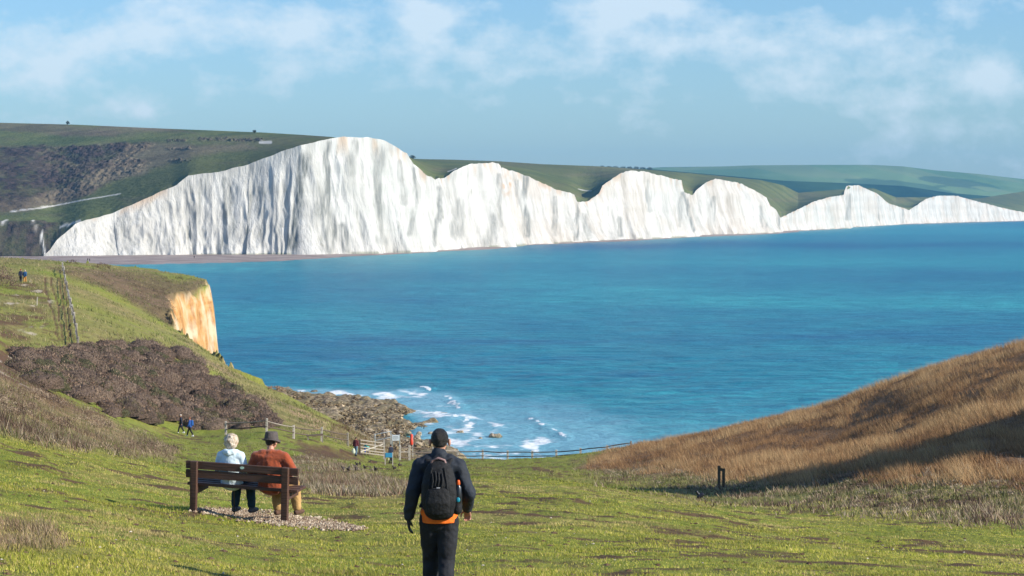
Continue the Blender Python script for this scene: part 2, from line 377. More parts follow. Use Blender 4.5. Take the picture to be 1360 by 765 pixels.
lite += .55*np.exp(-((SY-397-.012*(SX-900))/13)**2)*ss(500, 900, SX)+.45*np.exp(-((SY-352)/13)**2)*ss(700, 300, SX)+.30*np.exp(-((SY-345)/10)**2)*ss(200, 620, SX)
lite -= .42*np.exp(-((SY-326)/6)**2)*ss(560, 760, SX)*1.0+.30*np.exp(-((SY-412-.01*(SX-700))/7)**2)*ss(600, 1000, SX)+.12*np.exp(-((SY-450)/30)**2)  # dark bands: cloud shadow painted into the water colour
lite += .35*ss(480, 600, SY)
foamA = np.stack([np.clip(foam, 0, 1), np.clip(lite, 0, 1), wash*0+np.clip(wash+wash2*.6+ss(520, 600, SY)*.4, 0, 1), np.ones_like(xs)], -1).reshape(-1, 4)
t = NT('sea water'); a = t.n('ShaderNodeSeparateColor'); t.l(t.attr('sea').outputs['Color'], a.inputs[0])
v = t.coord((.10, .22, 1), 'Pos'); w1 = t.noise(1.0, 6, v, .62); v2 = t.coord((.55, 1.0, 1), 'Pos'); w2 = t.noise(1.0, 4, v2, .6); v3 = t.coord((.012, .03, 1), 'Pos'); w3 = t.noise(1, 5, v3, .6)
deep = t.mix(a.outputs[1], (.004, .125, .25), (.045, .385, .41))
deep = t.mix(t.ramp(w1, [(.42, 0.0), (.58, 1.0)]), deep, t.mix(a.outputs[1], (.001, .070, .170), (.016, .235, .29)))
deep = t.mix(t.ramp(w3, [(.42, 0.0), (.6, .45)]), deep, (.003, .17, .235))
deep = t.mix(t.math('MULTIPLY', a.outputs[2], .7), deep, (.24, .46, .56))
fn = t.ramp(t.math('ADD', t.math('MULTIPLY', a.outputs[0], 1.1), t.math('MULTIPLY', t.math('SUBTRACT', w2, .5), .9)), [(.42, 0.0), (.72, 1.0)])
c = t.mix(fn, deep, (.80, .84, .86))
t.set(Base_Color=c, Roughness=t.math('ADD', .32, t.math('MULTIPLY', fn, .6)), IOR=1.33, Specular_IOR_Level=.12)
t.bump(t.math('ADD', w1, t.math('MULTIPLY', w2, .45)), 1.3, .9)
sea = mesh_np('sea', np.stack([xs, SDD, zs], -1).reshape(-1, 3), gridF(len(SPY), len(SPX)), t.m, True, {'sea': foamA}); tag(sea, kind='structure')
# ================================================================== CHALK CLIFFS
base = [(60,341),(150,339.5),(250,338.5),(330,338),(400,338),(455,337),(520,335),(583,331),(590,330),(655,327),(663,326.5),(668,325),(764,320.5),(768,319.8),(800,318.5),(850,317),(907,313.8),(911,312.8),(925,312),(960,311),(1034,308.2),(1038,307),(1080,305),(1120,303),(1126,301.5),(1200,297.5),(1280,295),(1360,293.3),(1500,290.5),(1750,287)]
rim = [(55,341),(66,331),(75,319),(100,297),(150,283),(200,262),(235,245),(250,234),(300,226),(330,218),(370,202),(400,192),(440,184),(455,181.5),(470,181),(500,184),(520,191),(540,204),(550,218),(565,231),(578,238),(590,236),(605,226),(625,217),(655,216),(662,217),(665,222),(700,234),(740,252),(757,256),(763,259),(767,268),(780,268),(795,257),(800,247),(825,229),(838,227),(857,228),(905,240),(909,256),(920,259),(925,252),(937,243),(950,237),(985,244),(1018,262),(1022,272),(1032,280),(1036,289),(1048,284),(1080,268),(1100,262),(1120,259),(1124,247),(1140,246),(1165,257),(1180,270),(1208,279),(1230,264),(1245,260),(1270,260),(1300,268),(1340,278),(1360,282),(1420,286),(1500,281),(1600,270),(1750,284)]
bp = np.array(base, float); rp = np.array(rim, float)
cpx = np.concatenate([np.arange(58, 700, .8), np.arange(700, 1365, .7), np.arange(1365, 1750, 3)])
bpy_ = np.interp(cpx, bp[:, 0], bp[:, 1]); Dc = F*(H-.3)/(bpy_-HY)
kern = np.exp(-np.linspace(-2, 2, 5)**2); kern /= kern.sum(); Dc = np.convolve(np.pad(Dc, 2, 'edge'), kern, 'valid')
bx = (cpx-CX)/F*Dc; by = Dc
tx = np.gradient(bx); ty = np.gradient(by); L = np.hypot(tx, ty); tx /= L; ty /= L; nx, ny = ty, -tx     # towards the sea
S = np.concatenate([[0], np.cumsum(np.hypot(np.diff(bx), np.diff(by)))])
rpy = np.interp(cpx, rp[:, 0], rp[:, 1]); ztop = H-(rpy-HY)*Dc/F
ztop = np.maximum(ztop, 2.5)+fbm(S/9, S*0, 3, 61)*.8
T = np.linspace(0, 1, 64)[:, None]
def rdg(x, y, s): return 1-2*np.abs(vn(x, y, s))
S2 = S[None]+fbm(S[None]/25, T*2, 3, 62)*3.5
but = 9*rdg(S2/85, T*.3, 63)*(.35+.65*ss(-.2, .5, vn(S2/160, T*0, 160)))+3.0*rdg(S2/24, T*.7, 64)+1.3*rdg(S2/9, T*1.6, 65)+.8*rdg(S2/4, T*4, 66)+.5*vn(S2/1.8, T*12, 69)
fade = np.clip((ztop-2)/30, .15, 1)[None]
but = but*np.interp(cpx, [600, 700], [1, .8])[None]*(.55+.45*(1-T))*fade*(1-.6*ss(.85, 1, T))
foot_ = 7*(1-T)**2.2*fade+5*np.clip(rdg(S2/22, T*0, 67), 0, 1)*(1-T)**3*fade
off = (but+foot_+ (1-T)*5*fade)*(1-.8*ss(.72, 1, T))*np.interp(cpx, [1000, 1050], [1, .5])[None]
off += .25*np.sin(T*ztop[None]/2.2*1.0+vn(S2/40, T, 68))
cX = bx[None]+nx[None]*off; cY = by[None]+ny[None]*off; cZ_ = T*ztop[None]
t = NT('white chalk'); va = t.attr('chalk'); sp_ = t.n('ShaderNodeSeparateColor'); t.l(va.outputs['Color'], sp_.inputs[0])
vv = t.coord((.09, .09, .012), 'Pos'); q1 = t.noise(1.0, 7, vv, .62); vq = t.coord((.02, .02, .5), 'Pos'); q2 = t.noise(1, 4, vq)
vq3 = t.coord((.22, .22, .05), 'Pos'); q3 = t.noise(1.0, 6, vq3, .65); vq4 = t.coord((.016, .016, .012), 'Pos'); q4 = t.noise(1, 4, vq4)
c = t.ramp(q1, [(.34, (.40, .39, .355)), (.46, (.51, .495, .455)), (.60, (.61, .595, .55))])
c = t.mix(t.ramp(q3, [(.56, 0.0), (.70, .55)]), c, (.30, .29, .23))
c = t.mix(t.ramp(q4, [(.56, 0.0), (.72, .55)]), c, (.38, .39, .35))
c = t.mix(t.ramp(q2, [(.58, 0.0), (.66, .12)]), c, (.38, .36, .30))
c = t.mix(sp_.outputs[0], c, (.46, .26, .11)); c = t.mix(sp_.outputs[1], c, (.12, .14, .05)); c = t.mix(sp_.outputs[2], c, (.15, .155, .14))
t.set(Base_Color=c, Roughness=.95, Specular_IOR_Level=.1)
vq5 = t.coord((.45, .45, .06), 'Pos'); q5 = t.noise(1.0, 5, vq5, .7)
t.bump(t.math('ADD', t.math('ADD', q1, t.math('MULTIPLY', q3, .6)), t.math('MULTIPLY', q5, .5)), 2.2, .85)
cPY = HY+(H-cZ_)*F/cY; cPX = CX+cX/cY*F
rust = .9*np.exp(-(((cPX-674)/7)**2+((cPY-246)/13)**2))*ss(-.3, .3, fbm(cPX/3, cPY/6, 3, 70))
rust = np.maximum(rust, .45*ss(.80, 1.0, T)*ss(0, .4, fbm(S2/12, T*3, 3, 71)))
rust = np.maximum(rust, .14*ss(655, 672, cPX)*ss(-.25, .35, fbm(S2/30, T*2, 4, 171)))  # warm sunlight tint on the right-hand cliffs, painted through the rust colour
algae = .6*ss(.035, .01, T)*ss(.05, .35, vn(S2/16, T*0, 72))
stain_shade = np.zeros_like(cX)  # dark stains and cracks, plus shaded facets between headlands painted into the chalk
for ln, wd, am in (([(405, 210), (399, 245), (392, 300), (388, 325)], 13, .9), ([(438, 190), (433, 235), (430, 290)], 6, .8), ([(425, 275), (440, 300), (436, 330)], 13, .6), ([(265, 240), (262, 290), (275, 330)], 5, .55), ([(300, 240), (305, 300), (295, 330)], 9, .6), ([(505, 200), (503, 250), (508, 320)], 9, .55),
                 ([(553, 225), (553, 270), (545, 310)], 5, .6), ([(583, 250), (583, 290), (578, 325)], 5, .7), ([(697, 235), (696, 270), (702, 312)], 6, .75), ([(612, 270), (606, 310)], 12, .45), ([(655, 290), (650, 320)], 10, .5), ([(820, 290), (822, 312)], 5, .6), ([(470, 190), (466, 230)], 7, .5), ([(330, 260), (328, 310)], 4, .5), ([(1128, 260), (1128, 290)], 5, .5), ([(380, 240), (378, 300)], 4, .4), ([(766, 270), (767, 318)], 3.5, .75), ([(776, 285), (781, 316)], 4, .5), ([(908, 257), (914, 280), (922, 306)], 4, .75), ([(905, 262), (900, 300)], 3, .4), ([(1033, 280), (1036, 303)], 3, .7), ([(948, 262), (947, 292)], 3, .5), ([(735, 262), (738, 312)], 3, .5), ([(664, 232), (666, 300)], 3, .55), ([(1166, 262), (1167, 292)], 3, .45), ([(1200, 279), (1202, 295)], 3, .5), ([(858, 240), (862, 280)], 4, .35), ([(530, 215), (536, 270)], 5, .45), ([(345, 250), (350, 325)], 6, .4), ([(215, 270), (222, 325)], 4, .4), ([(160, 290), (165, 330)], 4, .4), ([(455, 300), (462, 332)], 7, .7), ([(1010, 275), (1015, 300)], 4, .4), ([(686, 240), (690, 270)], 3, .4)):
    stain_shade = np.maximum(stain_shade, am*ss(wd, wd*.3, sdline(cPX+fbm(cPX/6, cPY/30, 3, 73)*6, cPY, ln))*np.clip(.75+.9*fbm(cPX/2.5, cPY/14, 4, 74), 0, 1))
chA = np.stack([np.clip(rust, 0, 1), np.clip(algae, 0, .8), np.clip(stain_shade*1.1, 0, .95), np.ones_like(cX)], -1).reshape(-1, 4)
cl = mesh_np('chalk_cliff', np.stack([cX, cY, cZ_], -1).reshape(-1, 3), gridF(len(T), len(cpx)), t.m, True, {'chalk': chA}); tag(cl, kind='structure')
# ================================================================== DOWNS BEHIND THE CLIFFS
tt = NT('far downland'); va = tt.n('ShaderNodeSeparateColor'); tt.l(tt.attr('down').outputs['Color'], va.inputs[0])
v = tt.coord((.02, .02, .02), 'Pos'); m1 = tt.noise(1, 5, v); m2 = tt.noise(9, 4, v, .65); m3 = tt.noise(.12, 4, v)
g = tt.mix(tt.ramp(m1, [(.4, 0.0), (.6, 1.0)]), (.085, .110, .045), (.135, .155, .06)); g = tt.mix(tt.ramp(m3, [(.4, 0.0), (.6, .6)]), g, (.12, .125, .055))
c = tt.mix(va.outputs[0], g, tt.mix(tt.ramp(m2, [(.35, 0.0), (.6, 1.0)]), (.022, .020, .024), (.085, .062, .056)))
c = tt.mix(va.outputs[1], c, tt.mix(tt.ramp(m1, [(.4, 0.0), (.6, 1.0)]), (.135, .105, .075), (.20, .165, .11))); c = tt.mix(va.outputs[2], c, (.72, .70, .65))
tt.set(Base_Color=c, Roughness=1.0, Specular_IOR_Level=.05); tt.bump(m2, 3.0, .7)
# sheet A : grass joining the cliff rim, rising inland
apx = np.concatenate([np.arange(-900, 58, 4.0), cpx])
fx = np.concatenate([(apx[:240]-CX)/F*cY[-1][0], cX[-1]]); fy = np.concatenate([np.full(240, cY[-1][0]), cY[-1]]); fz = np.concatenate([np.full(240, 1.0), cZ_[-1]])
smk = np.exp(-np.linspace(-2, 2, 61)**2); smk /= smk.sum(); smo = lambda a_: np.convolve(np.pad(a_, 30, 'edge'), smk, 'valid')
fy0, fz0 = fy, fz; fys = smo(fy); fzs = smo(fz)
assert len(apx)-len(cpx) == 240
crest = [(-900,176,2300),(-300,164,2200),(0,163,2150),(100,165.5,2080),(200,170,2000),(300,174,1900),(350,176,1850),(400,179,1760),(440,181.8,1640),(456,184,1580),(475,190,1800),(500,205,2300),(545,211,2600),(600,212,2600),(660,214,2620),(720,218,2650),(800,221,2700),(870,226,2800),(950,233,3000),(1010,239,3200),(1040,246,3300),(1060,256,3400),(1110,252,3600),(1160,250,3900),(1190,262,4000),(1240,262,4200),(1280,264,4600),(1300,263.5,4700),(1360,254,5000),(1500,255,5200),(1750,258,5400)]
ca = np.array(crest, float); cpy_ = np.interp(apx, ca[:, 0], ca[:, 1]); cD = np.maximum(np.interp(apx, ca[:, 0], ca[:, 2]), fy+60)
czz = H-(cpy_-HY)*cD/F; cxx = (apx-CX)/F*cD
R1 = np.concatenate([np.linspace(0, .12, 14), np.linspace(.125, 1, 190)])[:, None]
SB = ss(0, .06, R1); fyR = fy0*(1-SB)+fys*SB; fzR = fz0*(1-SB)+fzs*SB; fxR = fx*(1-SB)+(apx-CX)/F*fys*SB
lowm = ss(125, 35, apx)[None]
xA = fxR+(cxx-fxR)*R1; yA = fyR+(cD-fyR)*R1
# rise profile: on the left a steep scrub bank first, elsewhere an even slope with a small dip just behind the rim
zlin = fzR+(czz-fzR)*(R1**.9)
zmid = H-(293-HY)*1475/F
bank = np.where(R1 < .045, fzR+(zmid-fzR)*np.sin(np.clip(R1/.045, 0, 1)*math.pi/2), zmid+(czz-zmid)*np.clip((R1-.045)/.955, 0, 1)**.95)
zA = zlin*(1-lowm)+bank*lowm
pyA = HY+(H-zA)*F/yA; pxA = CX+xA/yA*F
dip = ss(560, 640, pxA)*np.sin(np.clip(R1, 0, 1)*math.pi)
zA = zA-dip*5
wA = fbm(pxA/30, pyA/12, 4, 81)*10; wB = fbm(pxA/30+7, pyA/12, 4, 82)*6
def zA_(poly, soft): return ss(-soft, soft, sdpoly(pxA+wA, pyA+wB, poly))
scrub = zA_([(-900,190),(0,196),(120,192),(190,187),(205,193),(170,205),(200,215),(165,235),(110,262),(60,275),(0,280),(-900,290)], 4)*np.clip(.95+.8*fbm(pxA/14, pyA/5, 4, 83), 0, 1)
scrub = np.maximum(scrub, ss(292, 296, pyA)*ss(110, 60, pxA)*np.clip(.8+.5*fbm(pxA/8, pyA/6, 3, 84), 0, 1)*(R1 < .06))
for (a, b, c_, d_) in ((225, 186, 245, 186), (268, 183, 300, 185), (305, 185, 345, 187), (225, 196, 250, 196), (230, 213, 250, 212)):
    scrub = np.maximum(scrub, .9*ss(2.6, .8, np.abs(pyA-(b+d_)/2+wB*.1))*ss(8, 0, np.abs(pxA-(a+c_)/2)-(c_-a)/2)*ss(-.3, .1, fbm(pxA/5, pyA, 2, 85)))
tan_ = np.clip(zA_([(170,190),(320,190),(340,196),(260,205),(200,225),(150,240),(90,272),(0,284),(0,270),(60,262),(140,225)], 5)*.8+zA_([(-900,160),(0,162),(200,168),(260,176),(100,178),(0,174),(-900,172)], 3)*.65+.3*ss(.1, .5, fbm(pxA/60, pyA/8, 3, 86)), 0, 1)
white = np.maximum.reduce([.75*ss(1.3, .5, sdline(pxA+wA*.1, pyA*1.3, [(15, 281*1.3), (60, 275*1.3), (100, 267*1.3), (160, 257*1.3)])),
    1.0*ss(1.4, .5, sdline(pxA+wA*.12, pyA, [(44, 293), (48, 301), (55, 310), (57, 325), (60, 338)]))*(R1 < .06), .8*ss(2, .7, sdline(pxA, pyA, [(0, 298), (10, 292)])), 0.7*ss(2, .7, sdline(pxA+wA*.4, pyA+wB*.2, [(80, 303), (95, 297), (105, 294)])),
    .7*ss(2, .6, sdline(pxA, pyA, [(345, 189), (360, 188)])), .8*ss(1.6, .5, sdline(pxA, pyA, [(595, 226), (606, 220)]))*(pyA < 232), .6*ss(1.5, .5, sdline(pxA+wA*.1, pyA, [(768, 246), (785, 250)]))])
zA = zA+scrub*np.abs(fbm(xA/6, yA/9, 4, 87))*4*(R1 > .01)+fbm(xA/160, yA/160, 3, 88)*3*np.sin(R1*math.pi)*ss(0, .2, R1)
# behind the crest the hill falls away again
R2 = np.linspace(0, 1, 16)[1:, None]
xB = cxx+(cxx*.25)*R2; yB = cD+cD*.25*R2; zB = zA[-1]+(5-zA[-1])*ss(0, 1, R2)
pad = np.zeros_like(xB)
dA = np.stack([np.vstack([scrub, pad]), np.vstack([tan_, pad]), np.vstack([white, pad]), np.ones((len(R1)+len(R2), len(apx)))], -1).reshape(-1, 4)
hl = mesh_np('downs', np.stack([np.vstack([xA, xB]), np.vstack([yA, yB]), np.vstack([zA, zB])], -1).reshape(-1, 3), gridF(len(R1)+len(R2), len(apx)), tt.m, True, {'down': dA}); tag(hl, kind='structure')
def ridge(name, fr_, cr_, seed, dark=0.0, tanv=.3, field=0, pale=0):
    p = np.arange(fr_[0][0], fr_[-1][0], 3.0); fa = np.array(fr_, float); ca_ = np.array(cr_, float)
    D0 = np.interp(p, fa[:, 0], fa[:, 1]); D1 = np.interp(p, ca_[:, 0], ca_[:, 2]); py1 = np.interp(p, ca_[:, 0], ca_[:, 1]); z1 = H-(py1-HY)*D1/F
    r = np.linspace(0, 1, 60)[:, None]; r2 = np.linspace(0, 1, 12)[1:, None]
    y = D0+(D1-D0)*r; z = 1+(z1-1)*r**.85; z += fbm(p/60, r*4, 3, seed)*6*np.sin(r*math.pi)
    y2 = D1*(1+.25*r2); z2 = z[-1]*(1-ss(0, 1, r2))
    Yy = np.vstack([y, y2]); Zz = np.vstack([z, z2]); Xx = (p-CX)/F*Yy
    n_ = fbm(Xx/260, Yy/420, 4, seed+1)
    if pale:
        fm = NT('far pasture'); fn_ = fm.noise(1, 5, fm.coord((.003, .0012, .003), 'Pos')); fa_ = fm.n('ShaderNodeSeparateColor'); fm.l(fm.attr('down').outputs['Color'], fa_.inputs[0])
        fc_ = fm.mix(fm.ramp(fn_, [(.4, 0.0), (.6, 1.0)]), (.08, .17, .07), (.15, .25, .11)); fc_ = fm.mix(fa_.outputs[1], fc_, (.26, .28, .15)); fc_ = fm.mix(fm.math('MULTIPLY', fa_.outputs[0], .8), fc_, (.02, .07, .055)); fm.set(Base_Color=fc_, Roughness=1.0, Specular_IOR_Level=.05); mat_ = fm.m
    else:
        fm = NT('far woods'); fn_ = fm.noise(1, 5, fm.coord((.004, .003, .004), 'Pos')); fm.set(Base_Color=fm.ramp(fn_, [(.4, (.008, .035, .032)), (.65, (.03, .075, .045))]), Roughness=1.0, Specular_IOR_Level=.05); mat_ = fm.m
    a = np.clip(dark+ss(.25, .32, n_)*.7, 0, 1)*np.ones_like(Xx)
    cells = np.where(_h(np.floor(Xx/210+Yy/900), np.floor(Yy/380), seed) > .55, .75, .1)*field
    A_ = np.stack([a, np.clip(tanv+cells, 0, 1)*np.ones_like(Xx), Xx*0+pale, Xx*0+1], -1).reshape(-1, 4)
    o = mesh_np(name, np.stack([Xx, Yy, Zz], -1).reshape(-1, 3), gridF(Yy.shape[0], len(p)), mat_, True, {'down': A_}); return tag(o, kind='structure')
ridge('far_downs', [(520,4900),(1300,5500),(1900,7300)], [(520,230,7000),(820,226,7000),(880,222,7000),(960,221,7000),(1000,219.5,7000),(1080,219,7000),(1160,219,7200),(1200,221,7200),(1240,226,7300),(1300,231,7400),(1360,238,7600),(1500,242,7900),(1900,246,9000)], 91, 0, .05, .4, .17)
ridge('wooded_downs', [(560,3700),(1000,3900),(1300,4900),(1750,6700),(1900,7000)], [(560,222,4300),(720,219,4300),(800,222,4300),(870,225,4400),(950,232,4500),(1040,240,4700),(1120,243,4900),(1200,247,5200),(1260,256,5300),(1330,262,5600),(1420,266,6000),(1900,262,7800)], 95, .7, .0)
# ================================================================== BEACHES
t = NT('shingle'); v = t.coord((1, 1, 1), 'Pos'); k1 = t.noise(.05, 5, v); k2 = t.noise(.6, 5, v)
c = t.mix(t.ramp(k1, [(.4, 0.0), (.6, 1.0)]), (.22, .165, .14), (.38, .31, .27)); c = t.mix(t.ramp(k2, [(.4, 0.0), (.65, .5)]), c, (.26, .17, .14))
t.set(Base_Color=c, Roughness=.95); t.bump(k2, .5); SH = t.m
wl = np.array([(-900,349),(0,352),(100,353),(200,352),(290,350.5),(360,347.5),(430,343),(455,341),(520,337.5),(590,333.5),(660,330),(700,325.5),(765,322.5),(830,320.2),(908,315.4),(960,313.2),(1034,310.2),(1060,308),(1125,303.2),(1200,299),(1360,294),(1750,288)], float)
bpx = np.concatenate([np.arange(-900, 60, 6.0), cpx[::3]])
inD = np.concatenate([np.full(160, 1500.0), Dc[::3]+20]); inX = (bpx-CX)/F*inD
wD = F*H/(np.interp(bpx, wl[:, 0], wl[:, 1])-HY)+fbm(bpx/14, bpx*0, 3, 101)*9; wD = np.minimum(wD, inD-8); wD = np.where(bpx > 1060, np.maximum(wD, inD-45), wD); wX = (bpx-CX)/F*wD
rr = np.linspace(0, 1, 14)[:, None]
bX = wX*.985+(inX-wX*.985)*rr; bY = wD*.985+(inD-wD*.985)*rr; bZ = -.25+1.1*rr**.7+fbm(bX/15, bY/15, 3, 102)*.12
bo = mesh_np('beach', np.stack([bX, bY, bZ], -1).reshape(-1, 3), gridF(14, len(bpx)), SH); tag(bo, kind='structure')
# wave-cut platform below the near slope
RS = np.arange(330, 640, 1.5); RD = F*H/(np.arange(640, 508, -1.0)-HY)
rX, rD = np.meshgrid(RS, RD); rx_ = (rX-CX)/F*rD; rPY = HY+H*F/rD
u = fbm(rX/26, rPY/7, 4, 111)
msk = sdpoly(rX+u*22, (rPY+fbm(rX/20+4, rPY/5, 4, 112)*5)*2.2, [(a, b*2.2) for a, b in [(300,510),(385,517),(430,524),(470,527),(520,533),(545,545),(540,556),(590,566),(550,570),(545,582),(600,592),(615,620),(300,640)]])
rz = -1.0+1.5*ss(-12, 14, msk)+.55*fbm(rx_/4, rD/7, 4, 113)+.35*np.abs(vn(rx_/1.3, rD/2.5, 114))+.25*fbm(rx_/.8, rD/1.6, 2, 118)
pool = ss(7, 3, sdline(rX, rPY*3, [(455, 555*3), (480, 556*3)]))+ss(5, 2, sdline(rX, rPY*3, [(385, 531*3), (400, 533*3)]))
rz -= pool*1.3
t = NT('weedy chalk platform'); v = t.coord((1, 1, 1), 'Pos'); k1 = t.noise(.25, 5, v); k2 = t.noise(1.2, 5, v, .65)
c = t.ramp(k2, [(.38, (.08, .055, .03)), (.5, (.24, .18, .09)), (.62, (.46, .36, .23))]); c = t.mix(t.ramp(k1, [(.45, 0.0), (.62, .8)]), c, (.19, .15, .055))
t.set(Base_Color=c, Roughness=.75); t.bump(k2, .7); ROCK = t.m
ro = mesh_np('rock_platform', np.stack([rx_, rD, rz], -1).reshape(-1, 3), gridF(len(RD), len(RS)), ROCK); tag(ro, kind='structure')
t = NT('pale boulder'); v = t.coord((1, 1, 1), 'Object'); k1 = t.noise(.7, 5, v); k2 = t.noise(4, 5, v)
c = t.ramp(k2, [(.35, (.18, .14, .09)), (.55, (.42, .34, .24)), (.75, (.55, .48, .38))]); c = t.mix(t.ramp(k1, [(.5, 0.0), (.62, .8)]), c, (.10, .095, .05))
t.set(Base_Color=c, Roughness=.9); t.bump(k2, .15); BOULD = t.m
def boulder(px, py, wpx, hpx, z0=.3, seed=0):
    D = F*(H-z0)/(py-HY); s = D/F; mb = MB(); mb.ell((0, 0, hpx*s*.35), (wpx*s/2, wpx*s*.45, hpx*s*.65), None, 18, 12)
    V = np.array(mb.v); n = 1+.30*fbm(V[:, 0]*1.1+seed*3.7, V[:, 2]*1.4+V[:, 1], 3, 120+seed)+.12*np.sign(vn(V[:, 0]*1.5, V[:, 2]*2+V[:, 1]*1.2, 121+seed))
    V = V*n[:, None]; mb.v = [tuple(p) for p in V]
    o = mb.build('boulder', BOULD, None, False); o.location = ((px-CX)*s, D, z0-.2); return o
BL = [(514,584,15,16,'tall squarish pale boulder, biggest of those on the rocky shore'),(536,576,20,5,'long low flat boulder at the water edge right of the tall squarish one'),(537,589,13,9,'boulder in the shallows directly right of the white notice board'),(554,586,11,10,'boulder standing just behind the red lifebuoy post'),(556,577,8,6,'small rounded boulder above the one behind the lifebuoy post'),(572,577,8,5,'dark low rock in the surf just left of the walking man\'s head'),
 (611,575,11,5,'low brown rock in foam just right of the walking man\'s head'),(658,580,17,6,'broad low brown rock in foam, farthest right of the surf rocks'),(638,582,5,3,'smallest rock in the foam between the two low brown surf rocks'),(556,594,14,9,'craggy boulder at the foot of the lifebuoy post'),(571,594,10,7,'jagged boulder beside the fence by the walking man\'s left shoulder'),(490,575,15,9,'brown boulder on the shore left of the tall squarish one'),(478,583,16,8,'pale boulder lying above the beach gate'),(452,571,13,8,'dark boulder at the foot of the grassy slope'),(468,575,12,7,'brown boulder half way between slope and tall squarish boulder'),(498,590,14,6,'flat pale boulder behind the beach gate handrail'),(502,564,10,5,'low weed dark boulder on the outer rock platform'),(530,562,26,3,'long thin dark ledge of rock reaching into the water'),(566,545,12,2.5,'thin dark rock ledge awash left of the white surf'),(445,553,9,5,'weedy stone lying among rock platform rubble'),(590,548,9,2.5,'small dark ledge awash beside the first breaking wave')]
for k, (a, b, c_, d_, lab) in enumerate(BL): tag(boulder(a, b, c_, d_, .3 if a < 560 else .0, k), lab, 'rock', 'boulders on the shore')
def rubble(name, P, sz, mat, seed, cols=None, flat=.6):
    """many small angular stones in one mesh"""
    r = np.random.default_rng(seed); n = len(P); ico = np.array([(1,0,0),(-1,0,0),(0,1,0),(0,-1,0),(0,0,1),(0,0,-1)], float)
    fc = np.array([(0,2,4),(2,1,4),(1,3,4),(3,0,4),(2,0,5),(1,2,5),(3,1,5),(0,3,5)])
    V = ico[None]*(1+r.uniform(-.35, .35, (n, 6, 1)))*sz[:, None, None]; V[:, :, 2] *= flat
    an = r.uniform(0, 6.28, n); ca, sa = np.cos(an)[:, None], np.sin(an)[:, None]
    x = V[:, :, 0]*ca-V[:, :, 1]*sa; y = V[:, :, 0]*sa+V[:, :, 1]*ca; V = np.stack([x, y, V[:, :, 2]], -1)+P[:, None]
    Fc = (fc[None]+np.arange(n)[:, None, None]*6).reshape(-1, 3)
    at_ = {'col': np.repeat(cols, 6, 0)} if cols is not None else None
    return mesh_np(name, V.reshape(-1, 3), Fc, mat, False, at_)
n = 15000; a = rng.uniform(370, 600, n); b = rng.uniform(518, 600, n)
mm = lambda q, w_: sdpoly(q+fbm(q/26, w_/7, 4, 111)*22, w_*2.2, [(x_, y_*2.2) for x_, y_ in [(300,510),(385,519),(430,526),(470,529),(515,536),(540,547),(535,558),(570,566),(545,570),(540,582),(580,592),(600,606),(300,640)]])
k = mm(a, b) > 2; a = a[k]; b = b[k]; D = F*(H-.5)/(b-HY)
P = np.stack([(a-CX)/F*D, D, .45+rng.uniform(-.2, .3, len(a))], -1)
g = rng.uniform(0, 1, (len(a), 1)); cc = np.where(g < .4, np.array([[.08, .055, .03]]), np.where(g < .82, np.array([[.24, .175, .085]]), np.array([[.46, .36, .23]])))*rng.uniform(.7, 1.2, (len(a), 1))
BM0 = blade_mat('loose stones', 0, .9)
tag(rubble('rubble', P, rng.uniform(.07, .24, len(a))*np.where(rng.random(len(a)) < .03, 2.6, 1), BM0, 5, cc, .55), 'weedy grey brown rubble covering the rocky shore', 'rubble', None, 'stuff')
# ================================================================== VEGETATION
def blades(name, P, h, wd, col, mat, lean=.35, wind=(-.15, .1), seed=1):
    r = np.random.default_rng(seed); n = len(P); an = r.uniform(0, math.pi, n); dx = np.cos(an)*wd/2; dy = np.sin(an)*wd/2*.5
    V = np.empty((n, 3, 3)); V[:, 0] = P; V[:, 0, 0] -= dx; V[:, 0, 1] -= dy; V[:, 1] = P; V[:, 1, 0] += dx; V[:, 1, 1] += dy
    V[:, 2] = P; V[:, 2, 0] += h*(wind[0]+r.normal(0, lean, n)); V[:, 2, 1] += h*(wind[1]+r.normal(0, lean, n)); V[:, 2, 2] += h
    V[:, :2, 2] -= .02
    return mesh_np(name, V.reshape(-1, 3), np.arange(n*3).reshape(-1, 3), mat, False, {'col': np.repeat(col, 3, 0)})
BM = blade_mat('grass blades', .3); BMD = blade_mat('dry stems', .2)
def pal(cols, n, var=.25, key=None):
    c = np.array(cols); k = rng.integers(0, len(c), n) if key is None else key
    return c[k]*rng.uniform(1-var, 1+var, (n, 1))
def samp(n, px0, px1, D0, D1, pw=1.0):
    px = rng.uniform(px0, px1, n); D = np.exp(rng.uniform(np.log(D0), np.log(D1), n)) if pw == 1 else rng.uniform(D0, D1, n)
    return px, D
# short turf
px, D = samp(430000, -120, 1480, 20.5, 85)
m_ = lut(mud, px, D); d_ = lut(dry, px, D); keep = (rng.random(len(px)) > m_*1.1)
px, D, d_ = px[keep], D[keep], d_[keep]; x = (px-CX)/F*D; z = lut(Z, px, D)
cl_ = fbm(x/1.1, D/.7, 3, 131); cl2 = fbm(x/6, D/3, 3, 132)
h = (.007+.036*np.clip(cl_+.15, 0, 1)+rng.uniform(0, .012, len(px)))*(1+.008*D)
ok = ~((np.abs((px-262)/218-.5) < .5) & (np.abs(HY+(H-z)*F/D-(678.5+25*(px-262)/218)) < 4.2))
px, D, x, z, h, d_, cl2 = [q_[ok] for q_ in (px, D, x, z, h, d_, cl2)]
base_ = pal([(.24, .245, .032), (.32, .305, .048), (.38, .32, .08), (.20, .215, .028)], len(px))
dryc = pal([(.42, .33, .15), (.34, .25, .11)], len(px)); f_ = np.clip(ss(.02, .5, cl2+.6*cl_[ok])*.8+(rng.random(len(px)) < .10)*.8+d_*.8, 0, 1)[:, None]
